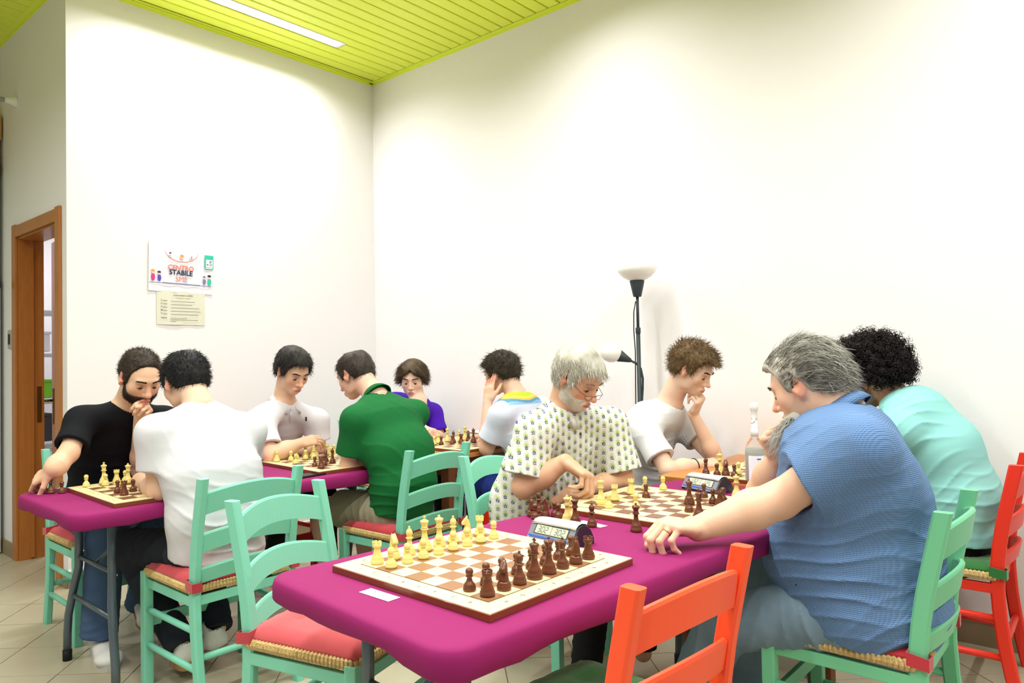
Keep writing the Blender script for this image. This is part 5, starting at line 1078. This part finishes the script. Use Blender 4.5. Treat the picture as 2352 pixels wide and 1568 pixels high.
# ---- 3 bearded man in black
hd = Head(onX(322, 868, 1.44), (0, -1, -.50), (0, 0, 1), 1.02, nose=1.1); N_ = onX(290, 935, 1.44)
short = dict(c=((70, 58, 46), (44, 36, 30)), t=.008, top=.3, L=.016, n=2200, seg=2, lift=1.0, jit=.4, nf=120, rag=.0015, r=.0009, flow=flowf(lambda q: (q[:, 0]*3, .5+q[:, 1]*0, .1+q[:, 2]*0)), zs=[-.060, -.055, .000, .018, -.030, -.018, .045, .086, .092, .082], peak=.012, seed=31)
p3 = person('bearded man in a black T-shirt holding captured pieces at the table corner', (228, 178, 146), hd, list(N_), Xv, spn(((1.44, 3.83, .52), .17, .125), ((1.44, 3.82, .66), .165, .12), ((1.44, 3.76, .82), .182, .125), ((1.44, 3.68, .95), .182, .11), ((1.44, N_[1]+.02, N_[2]-.05), .10, .075)),
  {'R': (186, 962, 1.235), 'L': (380, 960, 1.64)}, {'R': dict(e=(158, 1040, 1.150), w=(122, 1078, 1.075), k=(96, 1092, 1.045), d=(-.55, -.25, .7), curl=((.5, .7, .4), (.55, .75, .4), (.6, .8, .4), (.7, .8, .4)), th=(.9, .5, .3), sl=.78, s=1.0), 'L': dict(e=(322, 1080, 1.52), w=(322, 952, 1.45), k=(350, 908, 1.44), d=(.3, -.5, .6), curl='chin', th=(.3, .6, .3), sl=.6)},
  body_h=.0038, beard=((46, 32, 26), .92), shirt=dict(m=fabric('black jersey', (13, 15, 22), (500, .06)), ease=.006), sl_r=.068, fold=[((1.3, 3.7, .9), .2, (.5, -.2, .6), 40, .008, 3), ((1.4, 3.75, .75), .2, (.3, 0, 1), 45, .008, 6)], hair=short, brow=(((40, 28, 22), (30, 20, 16)), 110), eye=.35,
  legs=dict(L=([1.53, 3.78, .53], [1.55, 3.42, .53], [1.53, 3.62, .13]), R=([1.34, 3.78, .53], [1.27, 3.38, .52], [1.25, 3.40, .12]), m=M_denim, r=(.092, .080, .076), cuff=-.03))
make_hair(hd, dict(c=((58, 40, 30), (34, 24, 20)), t=.006, L=.010, n=2200, seg=2, lift=.6, jit=.4, rag=.001, r=.0008, flow=flowf(lambda q: (q[:, 0]*2, q[:, 1]*0+.2, q[:, 2]*0-1)), seed=5), p3, 6, 'beard')
shoe(p3, (1.27, 3.46, .008), (1.22, 3.19, .008), (0, 0, 1), M_sneak, M_solew); shoe(p3, (1.53, 3.66, .11), (1.50, 3.44, .025), (0, .35, 1), M_sneak, M_gum)
# ---- 4 man in speckled white T-shirt, seen from behind
hd = Head(onX(425, 880, 1.48), (-.06, 1, -.42), (0, 0, 1), 1.02); N_ = onX(462, 942, 1.48)
dark = dict(c=((40, 40, 40), (20, 20, 24)), t=.013, top=.25, back=.1, L=.020, n=2600, seg=3, lift=.55, jit=.4, nf=110, rag=.003, r=.0011, flow=flowf(lambda q: (q[:, 0]*4, .3+q[:, 1]*2, .0-q[:, 2]*4)), seed=41)
p4 = person('man seen from behind in a speckled white T-shirt on the mint chair', (226, 178, 150), hd, list(N_), Xv, spn(((1.49, 2.80, .50), .19, .135), ((1.48, 2.79, .66), .185, .13), ((1.48, 2.82, .82), .195, .125), ((1.48, 2.90, .96), .195, .11), ((1.48, N_[1]-.02, N_[2]-.05), .10, .07)),
  {'L': (356, 990, 1.275), 'R': (572, 985, 1.685)}, {'L': dict(e=(366, 1125, 1.29), w=[1.36, 3.24, .775], k=[1.42, 3.32, .775], d=(0, .2, 1), curl='half', sl=.62, s=1.08), 'R': dict(e=[1.72, 3.02, .785], w=[1.58, 3.20, .775], k=[1.50, 3.26, .775], d=(0, .2, 1), curl='half', sl=.62)},
  body_h=.004, shirt=dict(m=wt2, ease=.010), sl_r=.074, hem=(A3(1.48, 2.62, .475), nrm(A3(0, .18, -1))), fold=[((1.45, 2.7, .58), .2, (.2, 0, 1), 60, .011, 3), ((1.35, 2.85, .9), .15, (.6, 0, .7), 45, .007, 6), ((1.6, 2.75, .75), .2, (.3, 0, 1), 36, .006, 8)], hair=dark, eye=None,
  legs=dict(L=([1.39, 2.86, .52], [1.30, 3.20, .50], [1.39, 2.93, .13]), R=([1.58, 2.86, .52], [1.62, 3.22, .52], [1.555, 2.93, .15]), m=M_navyt, r=(.095, .074, .060), cuff=-.01))
shoe(p4, (1.385, 2.86, .05), (1.455, 3.06, .03), (0, 0, 1), M_sneak, M_gum); shoe(p4, (1.55, 2.86, .07), (1.50, 3.08, .02), (-.1, .1, 1), M_sneak, M_gum)
# ---- 5 man in white polo
hd = Head(onX(672, 853, 2.33), (-.02, -1, -.50), (0, 0, 1), 1.0, nose=1.1); N_ = onX(650, 928, 2.33)
side = dict(c=((62, 58, 54), (26, 24, 26)), t=.016, top=.35, front=.2, L=.034, n=2200, seg=3, lift=.2, jit=.22, nf=80, rag=.003, r=.0012, flow=flowf(lambda q: (q[:, 0]*5+.2, .6+q[:, 1]*0, -.25+q[:, 2]*0)), seed=51)
p5 = person('dark-haired man in a white polo shirt with folded forearms behind the middle board', (226, 178, 148), hd, list(N_), Xv, spn(((2.33, 3.84, .52), .17, .125), ((2.33, 3.83, .66), .165, .12), ((2.33, 3.76, .82), .18, .12), ((2.33, 3.68, .94), .18, .105), ((2.33, N_[1]+.02, N_[2]-.05), .10, .07)),
  {'R': (602, 968, 2.14), 'L': (728, 962, 2.51)}, {'R': dict(e=(622, 1046, 2.12), w=(688, 1018, 2.27), k=(712, 1012, 2.33), d=(0, -.5, .8), curl='loose', sl=.72), 'L': dict(e=(732, 1030, 2.52), w=(676, 1034, 2.38), k=(650, 1038, 2.32), d=(0, -.5, .8), curl='loose', sl=.68)},
  shirt=dict(m=fabric('white pique', (214, 213, 220)), ease=.008), sl_r=.068, collar=dict(gap=.3), vneck=.06, fold=[((2.3, 3.72, .85), .25, (.8, 0, .4), 40, .007, 3)], hair=side, brow=(((40, 30, 26), (26, 20, 18)), 90), eye=.3, neck_cut=.002,
  legs=dict(L=([2.42, 3.80, .53], [2.46, 3.42, .52], [2.50, 3.44, .10]), R=([2.25, 3.80, .53], [2.20, 3.40, .50], [2.02, 3.30, .12]), m=M_blackt))
patch(kid(p5, 'shirt'), [(701, 957), (705, 957), (705, 966), (701, 966)], 2, 3, 'emblem', M_blk, p5, .003)
patch(kid(p5, 'shirt'), [(664, 942), (675, 938), (682, 966), (666, 970)], 5, 6, 'placket', fabric('white placket', (206, 205, 214)), p5, .003)
# ---- 6 man in green polo
hd = Head(onX(816, 862, 2.44), (-.22, 1, -.45), (0, 0, 1), 1.0); N_ = onX(868, 915, 2.44)
thin = dict(c=((78, 68, 60), (44, 38, 36)), t=.010, top=.2, bald=.75, L=.024, n=2000, seg=3, lift=.3, jit=.3, nf=100, rag=.002, r=.0009, flow=flowf(lambda q: (q[:, 0]*5, .3+q[:, 1]*0, -.5+q[:, 2]*0)), seed=61)
p6 = person('man in a green polo shirt and khaki shorts seen from behind', (224, 172, 150), hd, list(N_), Xv, spn(((2.45, 2.76, .50), .175, .13), ((2.45, 2.73, .66), .17, .125), ((2.45, 2.76, .82), .185, .125), ((2.44, 2.85, .97), .185, .11), ((2.44, N_[1]-.02, N_[2]-.05), .10, .07)),
  {'L': (815, 960, 2.245), 'R': (955, 945, 2.64)}, {'L': dict(e=(800, 1070, 2.25), w=(866, 1062, 2.42), k=(890, 1060, 2.48), d=(0, .3, 1), curl='half', sl=.72, s=1.02), 'R': dict(e=[2.60, 3.00, .785], w=(812, 1048, 2.37), k=(830, 1068, 2.345), d=(-.6, .1, .3), curl='loose', sl=.72)},
  shirt=dict(m=fabric('green pique', (18, 98, 48), var=(5, .08)), ease=.008), sl_r=.068, collar=dict(gap=.5), hem=(A3(2.45, 2.62, .50), nrm(A3(0, .25, -1))), fold=[((2.32, 2.78, .9), .2, (.6, .3, .6), 38, .009, 3), ((2.35, 2.78, .62), .16, (.2, 0, 1), 55, .010, 6)], hair=thin, eye=None,
  legs=dict(L=([2.36, 2.80, .52], [2.31, 3.24, .505], [2.33, 3.22, .10]), R=([2.53, 2.80, .52], [2.56, 3.22, .505], [2.58, 3.2, .10]), m=M_khaki, name='shorts', short=.66, r=(.098, .082, .06)))
# ---- 7 boy in purple
hd = Head(onX(948, 872, 3.30), (-.80, -.60, -.22), (0, 0, 1), .95); N_ = onX(964, 925, 3.31)
mop = dict(c=((96, 80, 58), (56, 44, 32)), t=.020, top=.3, front=.3, L=.05, n=2000, seg=4, lift=.15, jit=.18, nf=60, rag=.003, r=.0013, flow=flowf(lambda q: (np.sign(q[:, 0])*.9, .35+q[:, 1]*0, -.55+q[:, 2]*0)), zs=[-.060, -.055, -.01, .018, -.030, -.018, .006, .030, .046, .05], peak=-.03, seed=71)
p7 = person('boy with parted brown hair in a purple T-shirt at the back table', (232, 190, 168), hd, list(N_), nrm((.86, -.3, 0)), spn(((3.33, 3.86, .52), .15, .11), ((3.33, 3.86, .68), .145, .108), ((3.33, 3.82, .84), .155, .105), ((3.32, 3.78, .95), .15, .09), ((3.31, N_[1]+.02, N_[2]-.05), .08, .06)),
  {'L': (994, 945, 3.46), 'R': (920, 950, 3.14)}, {'L': dict(e=(1012, 1012, 3.44), w=(996, 992, 3.30), k=(985, 985, 3.24), d=(-.3, -.4, .8), curl='half', sl=.70, s=.88, hs=.92), 'R': dict(e=[3.10, 3.55, .79], w=[3.2, 3.42, .785], k=[3.24, 3.38, .8], d=(0, -.3, 1), curl='half', s=.88)},
  shirt=dict(m=fabric('purple jersey', (72, 24, 178)), ease=.006), sl_r=.064, neck_r=.043, fold=[((3.4, 3.8, .9), .2, (.5, 0, .6), 42, .007, 3)], hair=mop, brow=(((60, 44, 34), (40, 30, 24)), 90), eye=.5,
  legs=dict(L=([3.41, 3.84, .53], [3.45, 3.46, .53], [3.45, 3.46, .10]), R=([3.25, 3.84, .53], [3.2, 3.46, .53], [3.2, 3.46, .10]), m=M_navyt))
patch(kid(p7, 'shirt'), [(963, 946), (972, 944), (972, 960), (966, 960)], 4, 4, 'print', mat('sky blue print', (40, 150, 230), .7), p7, .004)
# ---- 8 man in pale blue
hd = Head(onX(1150, 860, 3.30), (-.25, 1, -.28), (0, 0, 1), .98); N_ = onX(1190, 915, 3.31); pb = mat('pale blue jersey', (226, 232, 246), .85, attr=True, bump=(420, .12))
pc = [onY(x_, y_, 2.58) for x_, y_ in ((1179, 903), (1250, 890), (1190, 930))]
def print_cf(p):
    c = np.repeat(LIN((206, 214, 232))[None], len(p), 0); u = (p[:, 0]-pc[0][0])/(pc[1][0]-pc[0][0]); v = (pc[0][2]-p[:, 2])/(pc[0][2]-pc[2][2]); m = (u > 0)&(u < 1)&(v > 0)&(v < 1)&(p[:, 1] < 2.78)
    w_ = v+.08*np.sin(u*9)
    for lo_, cc in ((0, (176, 196, 40)), (.3, (236, 226, 90)), (.42, (240, 176, 80)), (.58, (90, 140, 170)), (.8, (130, 180, 220))): c[m & (w_ > lo_)] = LIN(cc)
    c[m & (v < .3)] = LIN((176, 196, 40)); return c
rag_ = dict(c=((76, 68, 54), (38, 32, 28)), t=.018, top=.4, L=.036, n=2000, seg=3, lift=.4, jit=.4, nf=80, rag=.004, r=.0012, flow=flowf(lambda q: (q[:, 0]*4, .5+q[:, 1]*2, .0-q[:, 2]*2)), seed=81)
p8 = person('man in a pale blue T-shirt with a landscape print, cheek on his hand', (224, 172, 146), hd, list(N_), Xv, spn(((3.34, 2.62, .52), .165, .125), ((3.34, 2.60, .66), .16, .12), ((3.33, 2.63, .82), .175, .12), ((3.32, 2.70, .95), .18, .11), ((3.31, N_[1]-.02, N_[2]-.05), .10, .07)),
  {'L': (1150, 950, 3.12), 'R': (1245, 935, 3.50)}, {'L': dict(e=(1118, 1030, 3.10), w=(1120, 925, 3.17), k=(1123, 892, 3.19), d=(-.9, .1, .1), curl='flat', th=(.5, .3, .2), sl=.72), 'R': dict(e=[3.5, 2.9, .80], w=[3.40, 3.0, .79], k=[3.36, 3.05, .79], d=(0, 0, 1), curl='half')},
  shirt=dict(m=pb, cf=print_cf, ease=.008), sh_h=.004, sl_r=.070, fold=[((3.2, 2.7, .9), .2, (.5, .2, .7), 40, .007, 3)], hair=rag_, eye=None,
  legs=dict(L=([3.25, 2.68, .53], [3.19, 3.10, .53], [3.18, 3.1, .10]), R=([3.42, 2.68, .53], [3.46, 3.10, .53], [3.46, 3.1, .10]), m=fabric('bright blue denim', (44, 66, 150), (300, .2), (4, .2))))
# ---- 9 heavy man in blue
def seersucker(name):
    m = mat(name, (94, 128, 174), .8, var=(6, .05)); nt = m.node_tree; x, y, z = coords(nt); a = (y*.8+x*.5); s1 = ((z*2400/1.9).sin()*.5+.5)*((a*1150).sin()*.5+.5); bp = nt.nodes.new('ShaderNodeBump'); bp.inputs['Strength'].default_value = .55; bp.inputs['Distance'].default_value = .004
    nt.links.new(s1.s, bp.inputs['Height']); nt.links.new(bp.outputs[0], bsdf(m).inputs['Normal']); return m
hd = Head(onX(1852, 886, 2.38), (.03, 1, -.40), (0, 0, 1), 1.04, nose=1.15); N_ = onX(1940, 960, 2.38)
def grey_flow(q): return (q[:, 0]*2, -.75+q[:, 1]*0, .35-np.clip(-q[:, 1]*9, 0, 1.1))
greyh = dict(c=((226, 226, 214), (84, 80, 72)), t=.013, top=.6, front=.6, back=.1, L=.045, n=4200, seg=4, lift=.30, jit=.16, nf=120, rag=.003, r=.0010, flow=flowf(grey_flow), zs=[-.062, -.055, -.005, .034, -.020, -.010, .040, .062, .070, .066], seed=91, cm=.55, grav=.15)
ob = onz(1602, 1214, .785); kb = onz(1530, 1207, .806)
def belly(G): G.ell((2.38, .70, .66), (.20, .205, .17), None, .06); G.ell((2.38, .60, .54), (.22, .20, .12), None, .06); G.ell((2.25, .60, .93), (.13, .15, .15), None, .08); G.ell((2.27, .66, 1.0), (.12, .11, .08), None, .08)
p9 = person('heavy man with grey hair and beard in a blue seersucker shirt, arm on the cloth', (228, 176, 148), hd, list(N_), Xv, spn(((2.40, .62, .52), .22, .185), ((2.39, .645, .68), .225, .215), ((2.38, .65, .84), .220, .195), ((2.38, .665, .97), .205, .150), ((2.38, N_[1]-.02, N_[2]-.06), .12, .09)),
  {'L': (1975, 1020, 2.16), 'R': [2.59, .70, 1.01]}, {'L': dict(e=(1790, 1148, 2.13), w=list(ob), k=list(kb), d=(-.25, .1, 1), curl=((.85, 1.05, .5), (.85, 1.1, .5), (.9, 1.15, .5), (.95, 1.2, .5)), th=(.35, .5, .3), sl=.66, s=1.28, hs=1.22, cut=nrm((-.25, .85, -.5))), 'R': dict(e=[2.58, 1.00, .79], w=(1785, 1052, 2.53), k=(1768, 1002, 2.50), d=(.25, .9, .2), curl='chin', th=(.3, .6, .3), sl=.6, s=1.1, hs=1.08)},
  body_h=.0034, neck_r=.072, beard=((150, 140, 128), .25), shirt=dict(m=seersucker('blue seersucker'), ease=.008), sh_h=.0042, sl_r=.090, extra_shirt=belly, collar=dict(gap=.4), hem=(A3(2.38, .60, .455), nrm(A3(0, .30, -1))),
  fold=[((2.2, .60, .72), .24, (0, .15, 1), 60, .010, 3), ((2.15, .70, .95), .16, (.3, .7, .7), 62, .010, 6), ((2.2, .5, .55), .18, (0, .6, 1), 50, .011, 9)], hair=greyh, brow=(((90, 80, 72), (60, 52, 46)), 90), eye=.35,
  legs=dict(L=([2.28, .66, .520], (1662, 1428, 2.23), [2.20, 1.13, .10]), R=([2.50, .66, .535], [2.54, 1.06, .51], [2.55, 1.04, .10]), m=M_denl, r=(.112, .086, .072)))
make_hair(hd, dict(c=((236, 234, 224), (140, 136, 126)), low=1, t=.022, L=.085, n=2800, seg=6, lift=.15, jit=.2, rag=.003, r=.0011, curl=.003, flow=flowf(lambda q: (q[:, 0]*-3, q[:, 1]*0+.75, q[:, 2]*0-1)), seed=7), p9, 8, 'beard')
M_steel = mat('steel bracelet', (190, 190, 180), .25, metal=1, bump=(300, .6)); watch(p9, J((1785, 1052, 2.53)), A3(2.58, 1.00, .79), A3(.5, .6, 0), M_steel, M_steel, .034)
f_ = nrm(kb-ob); dz = A3(-.25, .1, 1); dz = nrm(dz-f_*(dz@f_)); td = np.cross(f_, dz); c_ = ob+f_*.094*1.22*.93-td*.0100*1.22; d_ = f_*math.cos(.9)-dz*math.sin(.9); c_ = c_+d_*.020; x_ = nrm(np.cross(d_, td)); y_ = np.cross(d_, x_); mb = MB(); mb.tube([tuple(c_+(x_*math.cos(a)+y_*math.sin(a))*.0112) for a in [2*PI*k/20 for k in range(20)]], .0016, 6, closed=True); mb.build('ring', mat('gold ring', (220, 180, 100), .2, metal=1), p9)
# ---- 10 curly-haired man
hd = Head(onX(1998, 874, 3.45), (.12, 1, -.48), (0, 0, 1), 1.02); N_ = onX(2085, 935, 3.45)
curly = dict(c=((44, 34, 32), (18, 14, 16)), t=.036, top=.25, front=.35, back=.1, ramp=.03, L=.055, n=1900, seg=12, lift=.35, jit=.6, nf=75, rag=.010, r=.0034, curl=.0095, flow=flowf(lambda q: (q[:, 0]*6, q[:, 1]*4, .1+q[:, 2]*3)), zs=[-.055, -.050, .000, .034, -.030, -.018, .030, .056, .060, .056], seed=101)
p10 = person('curly dark-haired man in a mint T-shirt hunched over the wooden table', (206, 150, 118), hd, list(N_), Xv, spn(((3.45, .57, .50), .17, .14), ((3.45, .565, .70), .17, .15), ((3.45, .61, .88), .185, .135), ((3.45, .69, 1.0), .19, .115), ((3.45, N_[1]-.02, N_[2]-.05), .11, .08)),
  {'L': (2068, 985, 3.25), 'R': [3.65, .77, .99]}, {'L': dict(e=[3.26, 1.02, .80], w=[3.36, 1.2, .80], k=[3.40, 1.27, .83], d=(0, 0, 1), curl='half', hand=False, sl=.6), 'R': dict(e=[3.64, 1.02, .80], w=[3.5, 1.10, .95], k=[3.48, 1.08, 1.02], d=(0, 1, .2), curl='half', hand=False, sl=.6)},
  beard=((40, 28, 24), .6), shirt=dict(m=fabric('mint jersey', (142, 204, 202)), ease=.010), sl_r=.070, hem=(A3(3.45, .45, .52), nrm(A3(0, .1, -1))), fold=[((3.27, .70, .88), .22, (.2, .75, .9), 58, .012, 3), ((3.3, .55, .65), .2, (0, .3, 1), 50, .009, 6)], hair=curly, eye=None,
  legs=dict(L=([3.36, .62, .52], [3.34, 1.0, .52], [3.34, 1.0, .10]), R=([3.54, .62, .52], [3.56, 1.0, .52], [3.56, 1.0, .10]), m=M_blackt))
